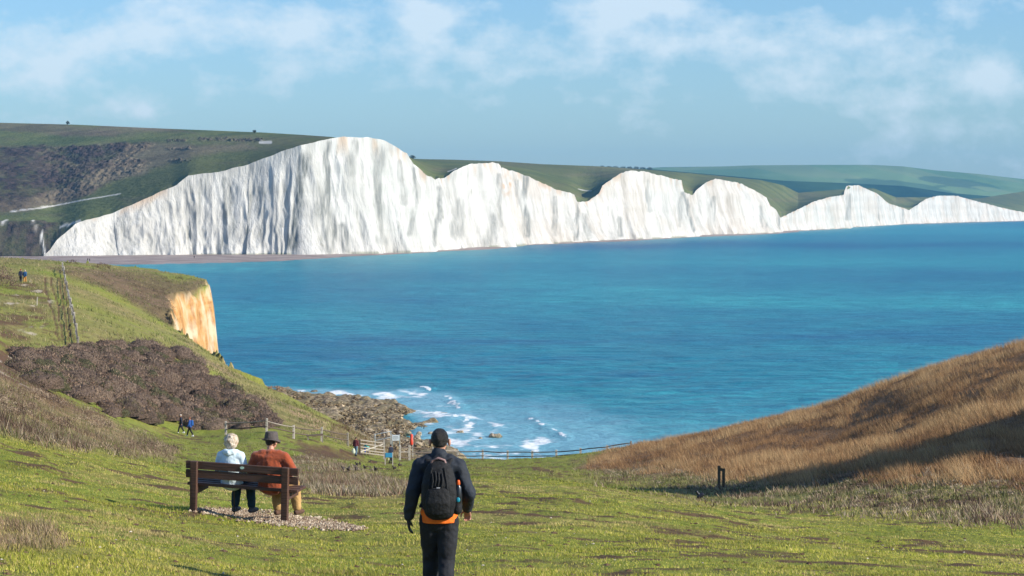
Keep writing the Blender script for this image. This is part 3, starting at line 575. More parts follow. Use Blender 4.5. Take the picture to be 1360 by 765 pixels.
tag(blades('grass', np.stack([x, D, z], -1), h, .010+.00035*D, (base_*(1-f_)+dryc*f_)*(1.42+.85*np.clip(fbm(x/1.4, D/.8, 4, 139, .6), -.7, .7))[:, None], BM, .55, (-.3, .15), 2), 'short green turf covering the foreground slope', 'grass', None, 'stuff')
# dry grass hill on the right
px, D = samp(470000, 780, 1560, 70, 215, 2)
hk = lut(np.clip(hill, 0, 1), px, D); ok = (rng.random(len(px)) < hk) & (lut(fr, px, D) > .5); px, D = px[ok], D[ok]; x = (px-CX)/F*D
c1 = fbm(x/5, D/7, 4, 141); c3 = fbm(x/1.3, D/2.2, 3, 142)*1.5
key = np.clip(((c1+.8*c3+rng.normal(0, .22, len(px)))*2.2+2).astype(int), 0, 3)
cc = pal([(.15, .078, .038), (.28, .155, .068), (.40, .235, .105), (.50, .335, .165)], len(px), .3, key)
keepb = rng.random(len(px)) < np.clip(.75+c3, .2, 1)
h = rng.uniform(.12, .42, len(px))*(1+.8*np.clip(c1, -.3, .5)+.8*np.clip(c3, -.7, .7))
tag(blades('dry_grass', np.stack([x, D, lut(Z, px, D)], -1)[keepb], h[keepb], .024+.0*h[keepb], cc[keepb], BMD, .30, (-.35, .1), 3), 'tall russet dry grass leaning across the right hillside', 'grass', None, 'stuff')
# rough tussocks: hill foot, left bank, middle patch, lower left corner, headland
def rough(name, label, grid, n, px0, px1, D0, D1, cols, hr, wd, seed, pw=1, tuft=1.2, clumpy=.6, lean=.45):
    px, D = samp(n, px0, px1, D0, D1, pw); x = (px-CX)/F*D; ok = (rng.random(n) < lut(np.clip(grid, 0, 1), px, D)) & (rng.random(n) < np.clip(clumpy+fbm(x/tuft, D/tuft, 3, seed)*1.4, .05, 1)); px, D, x = px[ok], D[ok], x[ok]
    k = np.clip(((fbm(x/(tuft*1.6), D/(tuft*2), 2, seed+1)*1.2+.5+rng.normal(0, .22, len(px)))*len(cols)).astype(int), 0, len(cols)-1)
    h = rng.uniform(*hr, len(px))*(1+.8*fbm(x/tuft, D/tuft, 2, seed+2))
    o = blades(name, np.stack([x, D, lut(Z, px, D)], -1), h, wd, pal(cols, len(px), .3, k), BMD, lean, (-.2, .1), seed); tag(o, label, 'grass', None, 'stuff')
G4 = [(.12, .075, .05), (.26, .18, .12), (.46, .36, .24), (.24, .22, .09), (.34, .25, .16), (.15, .15, .05)]
rough('rough_grass', 'tangled straw and green tussocks along the foot of the right hillside', foot, 300000, 760, 1700, 48, 215, G4, (.06, .22), .045, 201, 1, 1.0)
rough('scrub_grass', 'grey brown tangled dead scrub on the left bank', np.maximum(ls, lb*.8), 130000, -300, 260, 36, 190, [(.14, .09, .06), (.27, .185, .12), (.42, .33, .22), (.20, .155, .095), (.18, .18, .06)], (.12, .42), .03, 211, 1, 1.4)
rough('straw_grass', 'pale straw tussock in the lower left corner', ls2, 26000, -250, 120, 19, 32, [(.30, .20, .12), (.45, .34, .20), (.38, .26, .15), (.20, .17, .06)], (.06, .16), .012, 221, 1, .5)
rough('tussock_grass', 'dry tussocks in the hollow right of the bench', mid, 60000, 330, 560, 50, 175, [(.22, .14, .09), (.38, .30, .19), (.20, .18, .07), (.42, .34, .24)], (.08, .26), .035, 231, 1, 1.1)
rough('headland_grass', 'pale long grass on the headland slope', np.clip((Y > 225)*(X < -15)*(fr > .8)*(.35+head2)*(1-1.4*ruts), 0, 1), 120000, -150, 480, 225, 395, [(.20, .20, .06), (.30, .27, .11), (.42, .34, .18), (.17, .19, .05)], (.15, .4), .09, 241, 2, 3, .45)
rough('path_grass', 'short turf of the valley floor beside the fence', np.clip((GD > 84)*(GD < 240)*(1-dry)*(1-mud)*(fr > .9), 0, 1), 130000, -100, 900, 84, 238, [(.19, .22, .035), (.25, .27, .045), (.21, .25, .03), (.30, .27, .09)], (.04, .12), .06, 251, 1, 2.2, .5)
rough('cliff_top_grass', 'yellowed grass on the bank beyond the beach fence', np.clip((GD > 234)*(X > -22)*(fr > .02), 0, 1), 70000, 440, 900, 234, 262, [(.30, .22, .12), (.44, .34, .20), (.20, .17, .06), (.20, .12, .07)], (.15, .5), .07, 261, 2, 2, .6)
def shrubs(P, R, ntw, cols, seed, hz=.75):
    """rounded leafless shrubs: short twigs filling the outer shell of each dome, returns verts & colours"""
    r = np.random.default_rng(seed); N = len(P); idx = np.repeat(np.arange(N), ntw); n = len(idx)
    d = r.normal(0, 1, (n, 3)); d[:, 2] = np.abs(d[:, 2])*.9+.05; d /= np.linalg.norm(d, axis=1)[:, None]
    rad = R[idx]*(r.uniform(.55, 1.0, n)**.5); lump = 1+.22*vn(d[:, 0]*2.3+idx, d[:, 1]*2.3+d[:, 2]*2, seed)
    c = P[idx]+d*(rad*lump)[:, None]*np.array([1, 1, hz])
    dr = d*.8+r.normal(0, .45, (n, 3))+np.array([-.15, 0, .5]); dr /= np.linalg.norm(dr, axis=1)[:, None]
    L = r.uniform(.07, .20, n)*np.clip(R[idx], .4, 1.6); s = np.cross(dr, r.normal(0, 1, (n, 3))); s /= np.linalg.norm(s, axis=1)[:, None]
    wd = (.016+.011*R[idx])*r.uniform(.6, 1.5, n)
    V = np.stack([c-s*wd[:, None], c+s*wd[:, None], c+dr*L[:, None]], 1)
    k = np.array(cols)[r.integers(0, len(cols), N)][idx]*r.uniform(.65, 1.35, (n, 1))
    return V.reshape(-1, 3), np.repeat(k, 3, 0)
thp = [(22,468),(60,464),(120,456),(200,456),(232,464),(270,488),(310,515),(350,545),(372,560),(300,561),(240,556),(180,548),(140,540),(100,520),(50,505),(25,490)]
q = []; 
while len(q) < 400:
    p = (random.uniform(15, 380), random.uniform(450, 572))
    if sdpoly(np.array([p[0]]), np.array([p[1]]), thp)[0] > -2: q.append(p)
q = sorted(q, key=lambda p: p[1])
pts = np.array([hit(a, b+8, 150, 300) for a, b in q]); Rr = rng.uniform(.8, 2.1, len(pts))
V, cc = shrubs(pts-np.array([0, 0, .15]), Rr, 420, [(.24, .165, .12), (.29, .20, .145), (.19, .135, .105), (.34, .245, .17), (.25, .165, .11), (.15, .13, .07)], 301)
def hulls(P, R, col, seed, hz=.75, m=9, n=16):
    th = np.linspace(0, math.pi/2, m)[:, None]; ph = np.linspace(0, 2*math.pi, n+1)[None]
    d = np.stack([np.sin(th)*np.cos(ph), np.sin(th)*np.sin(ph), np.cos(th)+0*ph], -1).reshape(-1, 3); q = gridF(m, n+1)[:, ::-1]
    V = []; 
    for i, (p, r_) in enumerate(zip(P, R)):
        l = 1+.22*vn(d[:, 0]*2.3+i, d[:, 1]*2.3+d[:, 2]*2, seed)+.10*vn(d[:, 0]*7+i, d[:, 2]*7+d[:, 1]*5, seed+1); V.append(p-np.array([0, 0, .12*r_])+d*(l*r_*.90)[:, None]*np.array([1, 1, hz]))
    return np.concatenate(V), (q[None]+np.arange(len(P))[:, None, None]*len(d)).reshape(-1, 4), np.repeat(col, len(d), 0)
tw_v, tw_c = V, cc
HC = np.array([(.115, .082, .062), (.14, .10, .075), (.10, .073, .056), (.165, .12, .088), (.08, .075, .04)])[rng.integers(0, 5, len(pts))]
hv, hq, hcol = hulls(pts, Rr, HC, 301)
n0 = len(hv); tris = np.concatenate([hq[:, [0, 1, 2]], hq[:, [0, 2, 3]], np.arange(len(tw_v)).reshape(-1, 3)+n0]); V = np.concatenate([hv, tw_v]); cc = np.concatenate([hcol, tw_c])
tk_ = NT('thicket twigs'); ta = tk_.attr('col'); tn_ = tk_.noise(6, 5, tk_.coord((1, 1, 1), 'Pos'), .7)
tk_.set(Base_Color=tk_.mix(1.0, ta.outputs['Color'], tk_.ramp(tn_, [(.35, .45), (.62, 1.5)]), 'MULTIPLY'), Roughness=.95, Specular_IOR_Level=.1); tk_.bump(tn_, .25, 1.0)
o = mesh_np('thicket', V, tris, tk_.m, False, {'col': cc}); sm_ = np.zeros(len(tris), bool); sm_[:2*len(hq)] = True; o.data.polygons.foreach_set('use_smooth', sm_); tag(o, 'wide mauve brown leafless thicket on the slope behind the bench', 'thicket', None, 'stuff')
lsq = []
while len(lsq) < 330:
    p = (random.uniform(-120, 240), random.uniform(470, 606))
    if sdpoly(np.array([p[0]]), np.array([p[1]]), POLY['lscrub'])[0] > 2 and vn(p[0]/26, p[1]/9, 6) > -.15: lsq.append(p)
pts = np.array([hit(a, b, 30, 230) for a, b in lsq]); V, cc = shrubs(pts-np.array([0, 0, .08]), rng.uniform(.004, .0085, len(pts))*pts[:, 1]*.62, 130, [(.22, .15, .10), (.30, .21, .14), (.17, .115, .08), (.38, .29, .20)], 303, .6)
o = mesh_np('bank_scrub', V, np.arange(len(V)).reshape(-1, 3), BMD, False, {'col': cc}); tag(o, 'twiggy mauve grey low scrub on the left bank above the bench', 'scrub', None, 'stuff')
fq = []
while len(fq) < 260:
    p = (random.uniform(790, 1480), random.uniform(612, 690))
    if sdpoly(np.array([p[0]]), np.array([p[1]]), POLY['foot'])[0] > 3 and vn(p[0]/26, p[1]/7, 8) > -.1: fq.append(p)
pts = np.array([hit(a, b, 40, 230) for a, b in fq]); V, cc = shrubs(pts-np.array([0, 0, .05]), rng.uniform(.0025, .0055, len(pts))*pts[:, 1]*.7, 110, [(.30, .22, .15), (.20, .14, .10), (.42, .34, .24), (.16, .16, .06), (.10, .11, .04)], 304, .6)
o = mesh_np('slope_foot_scrub', V, np.arange(len(V)).reshape(-1, 3), BMD, False, {'col': cc}); tag(o, 'straw coloured tangled tussocks and dead weeds along the foot of the dry slope', 'scrub', None, 'stuff')
ha = []
while len(ha) < 380:
    p = (random.uniform(60, 285), random.uniform(356, 445))
    if sdpoly(np.array([p[0]]), np.array([p[1]]), POLY['head'])[0] > -1 and vn(p[0]/14, p[1]/6, 5) > -.35: ha.append(p)
pts = np.array([hit(a, b, 230, 400) for a, b in ha]); kk = np.array([lut(chalk, a, q_[1]) < .01 and lut(SD, a, q_[1]) > 3.6 for (a, b), q_ in zip(ha, pts)]); pts = pts[kk]; V, cc = shrubs(pts-np.array([0, 0, .3]), rng.uniform(.4, 1.25, len(pts)), 60, [(.13, .085, .06), (.18, .125, .085), (.10, .085, .045)], 302, .7)
o = mesh_np('low_scrub', V, np.arange(len(V)).reshape(-1, 3), BMD, False, {'col': cc}); tag(o, 'low brown scrub on top of the orange cliff', 'scrub', None, 'stuff')
for (a, b, D, R_, cols, lab) in ((95, 351, 388, 1.3, [(.10, .06, .035)], 'small flat brown bush on the headland skyline beside the fence end'), (135, 361, 380, 1.5, [(.13, .07, .035)], 'rounded russet bush on the headland skyline'), (238, 370, 380, .8, [(.10, .09, .04)], 'tiny green brown bush near the cliff corner'),
                                 (365, 517, 272, 1.2, [(.30, .17, .10)], 'orange brown tuft bush sticking out over the shore slope'), (-4, 386, 292, 2.6, [(.19, .12, .085), (.22, .15, .10)], 'mauve brown bush at the left edge by the two distant hikers'), (-16, 372, 300, 3.2, [(.17, .11, .08)], 'large bare bush cut by the left edge of the photo')):
    if R_ > 2: p = spot(a, D)
    else: p = spot(a, D)
    V, cc = shrubs(np.array([p-np.array([0, 0, .2])]), np.array([R_]), 900 if R_ > 2 else 350, cols, int(a)+400, .75)
    V = V-p; o = mesh_np('bush', V, np.arange(len(V)).reshape(-1, 3), BMD, False, {'col': cc}); o.location = p; tag(o, lab, 'bush')
# dark weeds at the foot of the right hill + pale dead stalks
def stalk(px, py, hh, lab, bend=0):
    p = hit(px, py, 40, 240); mb = MB(); s = p[1]/F; top = hh*s
    P_ = [(0, 0, -.05), (bend*s*.2, 0, top*.5), (bend*s, 0, top)]; mb.tube(P_, [.012, .010, .006], None, 5)
    for k in range(7):
        z_ = top*random.uniform(.35, 1); b_ = bend*s*(z_/top)**1.5; aa = random.uniform(-1, 1)
        mb.tube([(b_, 0, z_), (b_+aa*.16, random.uniform(-.1, .1), z_+random.uniform(-.05, .16))], [.007, .003], None, 4)
    o = mb.build('dead_stalk', plain('dead stalk', (.36, .28, .19)), None, True); o.location = p; tag(o, lab, 'plant', 'dead stalks at the foot of the dry slope')
stalk(1225, 642, 24, 'tallest pale dead stalk, arched over beside the slope foot', 12); stalk(1229, 642, 22, 'thin pale stalk standing left against the arched one', 3)
stalk(1279, 634, 17, 'forked dead stalk right of the arched stalk'); stalk(1284, 634, 13, 'short dead stalk touching the forked stalk', 3)
stalk(1324, 628, 22, 'dark upright seed stalk against the shaded slope'); stalk(1338, 634, 14, 'stubby brown seedhead stalk right of the dark upright one')
stalk(1355, 630, 24, 'dead stalk nearest the right edge of the photo'); stalk(1312, 608, 12, 'slender stalk high on the shaded slope', -4)
# flint scatter round the bench and a few stones in the turf
n = 6500; tq = rng.random(n); a = 262+218*tq; b = 678.5+25*tq**1.05+rng.normal(0, 1, n)*np.interp(tq, [0, .2, .5, .8, 1], [1.2, 2.6, 3.6, 2.8, .8]); a += rng.normal(0, 4, n)
def hitv(a, b): return np.array([hit(i, j, 30, 45) for i, j in zip(a, b)])
P = hitv(a, b)+np.array([0, 0, .012]); gr = rng.random((n, 1)); cc = np.where(gr < .3, np.array([[.18, .12, .08]]), np.where(gr < .75, np.array([[.36, .265, .175]]), np.array([[.54, .44, .32]])))*rng.uniform(.75, 1.2, (n, 1))
tag(rubble('gravel', P, rng.uniform(.016, .040, n), BM0, 6, cc, .7), 'pale flint gravel strip under and right of the bench', 'gravel', None, 'stuff')
n = 110; a = rng.uniform(-20, 1380, n); b = 632+133*rng.random(n)**.8; P = np.array([hit(i, j, 18, 120) for i, j in zip(a, b)]); P[:, 2] += .02
tag(rubble('pebbles', P, rng.uniform(.008, .024, n), BM0, 8, pal([(.55, .48, .38), (.4, .33, .25)], n), .6), 'stray pale pebbles lying in the turf', 'pebbles', None, 'stuff')
n = 500; a = rng.uniform(-20, 1380, n); b = 628+137*rng.random(n); P = np.array([hit(i, j, 18, 160) for i, j in zip(a, b)]); P[:, 2] += .0
tag(rubble('clods', P, rng.uniform(.02, .07, n), BM0, 9, pal([(.09, .05, .028), (.13, .08, .045)], n), .35), 'small dark clods of earth in the turf', 'earth', None, 'stuff')
# ================================================================== FENCES, SIGNS
WG = wood('weathered grey timber', (.30, .26, .21)); WP = wood('pale timber', (.50, .45, .38)); WD = wood('dark timber', (.12, .085, .06)); WB = wood('bench timber', (.080, .037, .023), .45, .65)
def fence(label, posts, hts, rails, rh=.11, groups=None):
    """posts: ground points; rails: heights as fraction of post"""
    root = empty('rail_fence', posts[0]); tag(root, label, 'fence')
    tops = []
    for p, h in zip(posts, hts):
        q = Vector(p)-Vector(posts[0]); mb = MB(); lx, ly = random.uniform(-.04, .04), random.uniform(-.04, .04)
        mb.beam(q+Vector((0, 0, -.3)), q+Vector((lx, ly, h)), .20, .20, .01); mb.build('post', WP if random.random() < .8 else WG, root, False, .01)
        tops.append((q, h))
    for (q0, h0), (q1, h1) in zip(tops[:-1], tops[1:]):
        for r_ in rails:
            a = q0+Vector((0, -.09, h0*r_+random.uniform(-.04, .04))); b = q1+Vector((0, -.09, h1*r_+random.uniform(-.04, .04))); m = (a+b)/2+Vector((0, 0, random.uniform(-.10, .03)))
            mb = MB(); mb.tube([a, a*.67+b*.33+(m-(a+b)/2)*.8, a*.33+b*.67+(m-(a+b)/2), b], [.045, .06, .06, .045], None, 6); mb.build('rail', WD if random.random() < .7 else WG, root, True)
    return root
fence('three rail timber fence rising up the left slope behind the hatted man', [spot(300, 212), spot(354, 210), spot(390, 212), spot(427, 216), spot(462, 226)], [1.25, 1.35, 1.25, 1.35, 1.3], (.45, .85))
pr = [spot(p, d) for p, d in ((531, 226), (543.5, 230), (575, 233), (608, 235), (641, 235), (674, 232), (707, 230), (739, 228), (771, 226), (806, 224), (838, 222))]
fence('long three rail fence along the meadow edge above the surf', pr, [1.5, 1.55, 1.35, 1.25, 1.25, 1.3, 1.25, 1.25, 1.25, 1.15, 1.15], (.25, .55, .88))
fence('timber fence running away up the headland beside the muddy ruts', [spot(p, d) for p, d in ((103.5, 238), (101, 247), (98.5, 257), (96, 268), (93.5, 280), (91, 292), (88.5, 305), (86.5, 318), (85, 332), (83, 344))], [1.25]*10, (.35, .85))
# beach gate with its pale five bars
g0 = spot(477.5, 217); g1 = spot(515, 222); root = empty('beach_gate', g0); tag(root, 'pale timber barred gate beside the dark red jacketed person with a bag', 'gate')
d = Vector(g1)-Vector(g0)
MB().beam((0, 0, -.2), (0, 0, 1.45), .2, .2).build('gate_post', WD, root); MB().beam(d*.87+Vector((0, 0, -.2)), d*.87+Vector((0, 0, 1.9)), .14, .14).build('gate_post', WP, root)
for r_ in (.25, .5, .78, 1.1, 1.42):
    MB().beam(Vector((0, -.08, r_)), d*.87+Vector((0, -.08, r_+.12)), .05, .10).build('bar', WG, root)
MB().beam(Vector((.1, -.13, .3)), d*.87+Vector((-.1, -.13, 1.45)), .05, .08).build('brace', WP, root)
MT = plain('galvanised rail', (.45, .50, .52), .45, .1, 20, .6)
hr = empty('stair_handrail', spot(500, 236)); tag(hr, 'grey metal handrail of the beach steps rising beside the white notice board', 'handrail'); s_ = 236/F
for k, (a, b) in enumerate(((-2, 17), (19, 20))):
    MB().tube([(a*s_, 0, -2.5), (a*s_, 0, b*s_+.8)], .035, None, 8).build('upright', MT, hr, True)
MB().tube([(-2*s_, 0, 17*s_+.7), (19*s_, .6, 20*s_+.75)], .035, None, 8).build('rail', MT, hr, True); MB().tube([(-2*s_, 0, 9*s_+.7), (19*s_, .6, 12*s_+.75)], .03, None, 8).build('rail', MT, hr, True)
# white notice board
WH = plain('white board', (.74, .80, .84), .5, .04); BLU = plain('blue board', (.05, .32, .55), .5, .08); REDM = plain('red housing', (.75, .06, .025), .4, .08); INK = plain('dark print', (.12, .14, .16), .6)
def board(px, pyt, pyb, w_, D, zg, mat, label, legs, frame=None, marks=()):
    s = D/F; x = (px-CX)*s; zt = H-(pyt-HY)*s; zb = H-(pyb-HY)*s
    r = empty('notice_board', (x, D, zg)); tag(r, label, 'sign'); W = w_*s
    MB().box((0, 0, (zt+zb)/2-zg), (W, .04, zt-zb)).build('panel', mat, r, False, .008)
    for lx in legs: MB().beam((lx*W, .05, -.3), (lx*W, .05, zt-zg+.04), .09, .07).build('post', frame or WP, r)
    for (mx, mz, mw, mh) in marks: MB().box((mx*W, -.024, (zt+zb)/2-zg+mz*(zt-zb)), (mw*W, .006, mh*(zt-zb))).build('print', INK, r)
    return r
board(525.5, 577.6, 585.2, 9.5, 236, spot(525.5, 236)[2]-1.2, WH, 'white notice board standing at the top of the beach steps', (-.5, .55), MT, ((0, .25, .7, .05), (0, .08, .8, .04), (0, -.08, .8, .04), (-.1, -.24, .5, .04)))
PALEB = plain('pale print', (.75, .72, .40), .6)
p = spot(516, 209); b_ = board(516.5, 601.5, 607.5, 9, 209, p[2], BLU, 'small blue sign on two timber posts in front of the beach fence', (-.55, .55), WP, ())
MB().box((0, -.026, .62), (.12, .006, .22)).build('symbol', PALEB, b_)
b_ = board(689.5, 611, 616.2, 8.5, 229, spot(689, 229)[2], plain('blue grey board', (.16, .40, .58), .5, .08), 'low blue and white sign fixed to the meadow fence', (-.45, .45), WG, ())
MB().box((0, -.026, .22), (.07, .006, .3)).build('symbol', WH, b_)
lb_ = empty('lifebuoy_post', spot(546.5, 236)); tag(lb_, 'red lifebuoy housing on a pale post above the shore', 'lifebuoy'); s_ = 236/F; zt = H-(577-HY)*s_-lb_.location.z
MB().beam((.12, .1, -1), (.12, .1, zt-.1), .12, .12).build('post', WP, lb_)
mb = MB(); mb.tube([(0, 0, zt-.95), (0, 0, zt-.5), (0, 0, zt-.42), (0, 0, zt-.1)], [.17, .17, .13, .16], None, 12); mb.build('housing', REDM, lb_, True)
# paired posts on the dry slope
pp = spot(958, 107); r = empty('marker_post', pp); tag(r, 'pair of mossy timber posts standing at the foot of the dry slope', 'posts'); MO = wood('mossy timber', (.11, .08, .04))
s_ = 107/F; MB().beam((-3*s_, 0, -.2), (-3*s_, 0, 29*s_), .13, .13, .01).build('post', MO, r, False, .01); MB().beam((3.2*s_, .1, -.2), (3.2*s_, .1, 25*s_), .13, .13, .01).build('post', MO, r, False, .01)
MB().beam((-3*s_, .02, 25*s_), (3*s_, .08, 23*s_), .05, .14).build('crosspiece', MO, r)
# low plank bench by the fence, white stake on the skyline slope, stake on headland
p = spot(418, 213); r = empty('plank_seat', p); tag(r, 'low dark plank seat in front of the upper fence', 'bench'); s_ = 213/F
MB().beam((-11*s_, 0, .55), (11*s_, .3, .66), .35, .12).build('seat', WD, r); MB().beam((-9*s_, 0, -.1), (-9*s_, 0, .52), .1, .1).build('leg', WG, r); MB().beam((10*s_, .3, -.1), (10*s_, .3, .6), .1, .1).build('leg', WG, r)
p = spot(970, 199); r = MB().beam((0, 0, -.2), (0, 0, .42), .16, .16).build('marker_stone', WH, None); r.location = p; tag(r, 'small white marker stone on the crest of the dry slope', 'marker')
p = spot(49, 268); r = MB().beam((0, 0, -.2), (.06, 0, 1.0), .09, .09).build('wooden_stake', WP, None); r.location = p; tag(r, 'single pale stake standing in the muddy turf near the ruts', 'stake')
p = spot(748, 226); r = empty('fallen_plank', p); tag(r, 'grey planks stacked low against the fence end', 'planks')
for k in range(3): MB().beam((-.5, -.6, .12+.13*k), (2.0, -.3, .3+.16*k), .06, .10).build('plank', WG, r)
# ================================================================== BENCH
BO = Vector(spot(318, 37.9)); th = math.radians(-20)
pL = Vector(hit(258, 681.5, 30, 45)); pR = Vector(hit(377, 692, 30, 45))
BO = (pL+pR)/2; ang = math.atan2(pR.y-pL.y, pR.x-pL.x); hw = (pR-pL).xy.length/2
ang = max(min(ang, math.radians(-12)), math.radians(-24)); roll = math.atan2(.13, 1.55)
print('BENCH', pL, pR, math.degrees(ang), hw)
hw = .77
bench = empty('park_bench', BO); bench.rotation_euler = (0, roll*.55, ang); tag(bench, 'dark brown timber bench with two seated people, facing the sea', 'bench')
for sx in (-1, 1):
    mb = MB(); mb.beam((sx*hw, 0, -.15), (sx*hw, -.09, .86), .105, .09, .004); mb.build('post', WB, bench, False, .008)
    mb = MB(); mb.beam((sx*hw, -.02, .385), (sx*hw, .52, .41), .10, .12, .004); mb.build('bearer', WB, bench, False, .01)
for z_, y_ in ((.79, -.025), (.645, -.01)): MB().beam((-hw-.16, y_, z_), (hw+.20, y_, z_), .045, .125, .004).build('back_rail', WB, bench, False, .008)
for k in range(3): MB().beam((-hw-.14, .09+.165*k, .475+.008*k), (hw+.18, .09+.165*k, .475+.008*k), .15, .045, .003).build('seat_plank', WB, bench, False, .006)
mb = MB(); mb.tube([(.03, -.050, .80), (.03, -.056, .80)], [.035, .035], [.022, .022], 16, (1, 0, 0), False); pq = mb.build('plaque', plain('plaque', (.45, .62, .50), .4), bench)
# ================================================================== PEOPLE
SK = NT('skin'); n_ = SK.noise(25, 3, SK.coord()); SK.set(Base_Color=SK.ramp(n_, [(.3, (.42, .20, .13)), (.7, (.55, .29, .20))]), Roughness=.55, Subsurface_Weight=.15, Subsurface_Scale=.01); SKIN = SK.m
def V3(*a): return Vector(a)
def person(loc, rz, label, J, vox=.02, skin=None, jacket=None, trousers=None, shoes=None, hair=None, hairstyle='short', glove=None, girth=1.0, long=.0, hat=None, collar=0, under=None, hem=0, fine=False, cat='person', scale=1.0, coatdown=0, socks=None):
    m = MB(); sk = skin or SKIN; g = girth
    Hc, N_, C_, Wst, Pv = J['head'], J['neck'], J['chest'], J['waist'], J['pelvis']
    hd = J.get('look', V3(0, 1, 0)).normalized(); hx = hd.cross(V3(0, 0, 1)).normalized(); hz = hx.cross(hd); HR = Matrix((hx, hd, hz)).transposed()
    m.ell(Hc, (.075, .095, .118), HR, 20, 16)
    m.ell(Hc+HR @ V3(0, .035, -.055), (.055, .062, .062), HR)                    # jaw
    m.tube([Hc+HR @ V3(0, .09, .01), Hc+HR @ V3(0, .115, -.025)], [.010, .016], None, 8)   # nose
    m.ell(Hc+HR @ V3(0, .088, -.062), (.024, .012, .010), HR, 8, 6)             # mouth
    for s in (-1, 1):
        m.ell(Hc+HR @ V3(s*.032, .083, .012), (.014, .010, .009), HR, 8, 6)     # eyes
        m.ell(Hc+HR @ V3(s*.097, .0, -.018), (.017, .026, .038), HR, 8, 8)   # ears
    m.tube([N_-V3(0, 0, .05), Hc+HR @ V3(0, -.02, -.07)], [.062, .056], None, 12)
    m.tube([Pv, Wst, C_, N_-V3(0, 0, .05)], [.15*g, .13*g, .16*g, .07], [.11*g, .10*g, .115*g, .06], 16)
    for s in 'LR':
        S_, E, Wr = J['sh'+s], J['el'+s], J['wr'+s]; m.tube([S_, E], [.055*g, .042], None, 10); m.tube([E, Wr], [.042, .027], None, 10)
        Hp, K_, A_, Tt = J['hip'+s], J['kn'+s], J['an'+s], J['toe'+s]
        m.tube([Hp, Hp*.5+K_*.5, K_], [.085*g, .075*g, .055], None, 12); m.tube([K_, K_*.65+A_*.35, A_], [.052, .055, .036], None, 12)
        m.tube([A_-V3(0, 0, .02), A_*.4+Tt*.6-V3(0, 0, .01), Tt], [.035, .04, .032], [.03, .03, .018], 10)
    def hand(mb, s, infl=0):
        Wr = J['wr'+s]; E = J['el'+s]; d = J.get('hd'+s, (Wr-E)).normalized(); side = J.get('hs'+s, V3(0, 1, 0)); side = (side-d*side.dot(d)).normalized(); nrm = d.cross(side)*(1 if s == 'R' else -1)
        curl = J.get('curl'+s, .35)
        mb.tube([Wr-d*.01, Wr+d*.04, Wr+d*.085], [.026+infl, .038+infl, .040+infl], [.020+infl, .016+infl, .013+infl], 12, side)
        for k, (o_, ln) in enumerate(((.030, .070), (.0105, .080), (-.0105, .074), (-.030, .056))):
            p0 = Wr+d*.085+side*o_; d1 = (d*math.cos(curl*.6)-nrm*math.sin(curl*.6)); d2 = (d*math.cos(curl*1.8)-nrm*math.sin(curl*1.8)); d3 = (d*math.cos(curl*2.8)-nrm*math.sin(curl*2.8))
            p1 = p0+d1*ln*.45; p2 = p1+d2*ln*.32; p3 = p2+d3*ln*.22; mb.tube([p0-d*.015, p1, p2, p3], [.0085+infl, .008+infl, .0075+infl, .006+infl], None, 8)
        t0 = Wr+d*.03+side*.025; t1 = t0+(d*.5+side*.8-nrm*.25).normalized()*.035; t2 = t1+(d*.85+side*.3-nrm*.4).normalized()*.03; t3 = t2+(d*.9-nrm*.45).normalized()*.022
        mb.tube([t0, t1, t2, t3], [.014+infl, .011+infl, .0095+infl, .007+infl], None, 8)
    hand(m, 'L'); hand(m, 'R')
    body = m.remesh('person', sk, None, vox if not fine else .0055, 2)
    tag(body, label, cat)
    # jacket
    if jacket:
        j = MB(); q = .03
        low = Pv-(Wst-Pv).normalized()*coatdown if coatdown else Pv*.8+Wst*.2
        jr = J.get('jw', 1.0)
        j.tube([low+V3(0, 0, hem), Wst, C_, C_*.35+N_*.65, N_+V3(0, -.005, -.02)], [(.16*g+q)*jr*(1.05 if coatdown else 1), (.145*g+q)*jr, (.175*g+q)*jr, (.135*g+q)*jr, .085], [.122*g+q, .112*g+q, .108*g+q, .090*g+q, .074], 20)
        if collar: j.tube([N_+V3(0, -.005, -.05), N_+V3(0, -.015, collar)], [.088, .082], [.085, .082], 16)
        for s in 'LR':
            S_, E, Wr = J['sh'+s], J['el'+s], J['wr'+s]; j.tube([C_*.3+N_*.4+S_*.3, S_], [.075*g, .078*g], None, 12); j.tube([N_+V3(0, -.005, -.035), N_*.45+S_*.55+V3(0, -.005, .005), S_], [.070, .072*g, .070*g], None, 12)
            j.tube([S_, S_*.5+E*.5, E], [.074*g, .074*g, .066*g], None, 14); j.tube([E, E*.4+Wr*.6, Wr*.93+E*.07], [.066*g, .058, .046], None, 14)
        j.tube([J['shL'], (J['shL']+J['shR'])*.25+C_*.35+N_*.15-V3(0, .02, 0), J['shR']], [.080*g, .098*g, .080*g], None, 14)
        if J.get('hoodroll'): j.tube([N_+V3(-.09, -.03, .0), N_+V3(-.06, -.10, .0), N_+V3(0, -.125, -.015), N_+V3(.06, -.10, .0), N_+V3(.09, -.03, .0)], [.04, .05, .055, .05, .04], None, 12)
        j.remesh('jacket', jacket, body, vox*.7 if fine else vox, 8, .009*J.get('wr', 1) if fine else 0, 9, 3)
    if under:
        u = MB(); u.tube([Pv*1.0+V3(0, 0, J.get('u0', -.03)), Pv*.6+Wst*.4], [.155*g+.034, .15*g+.034], [.122*g+.036, .118*g+.030], 20, (1, 0, 0), False); u.remesh('shirt', under, body, vox*.7, 2, .004, 12, 5)
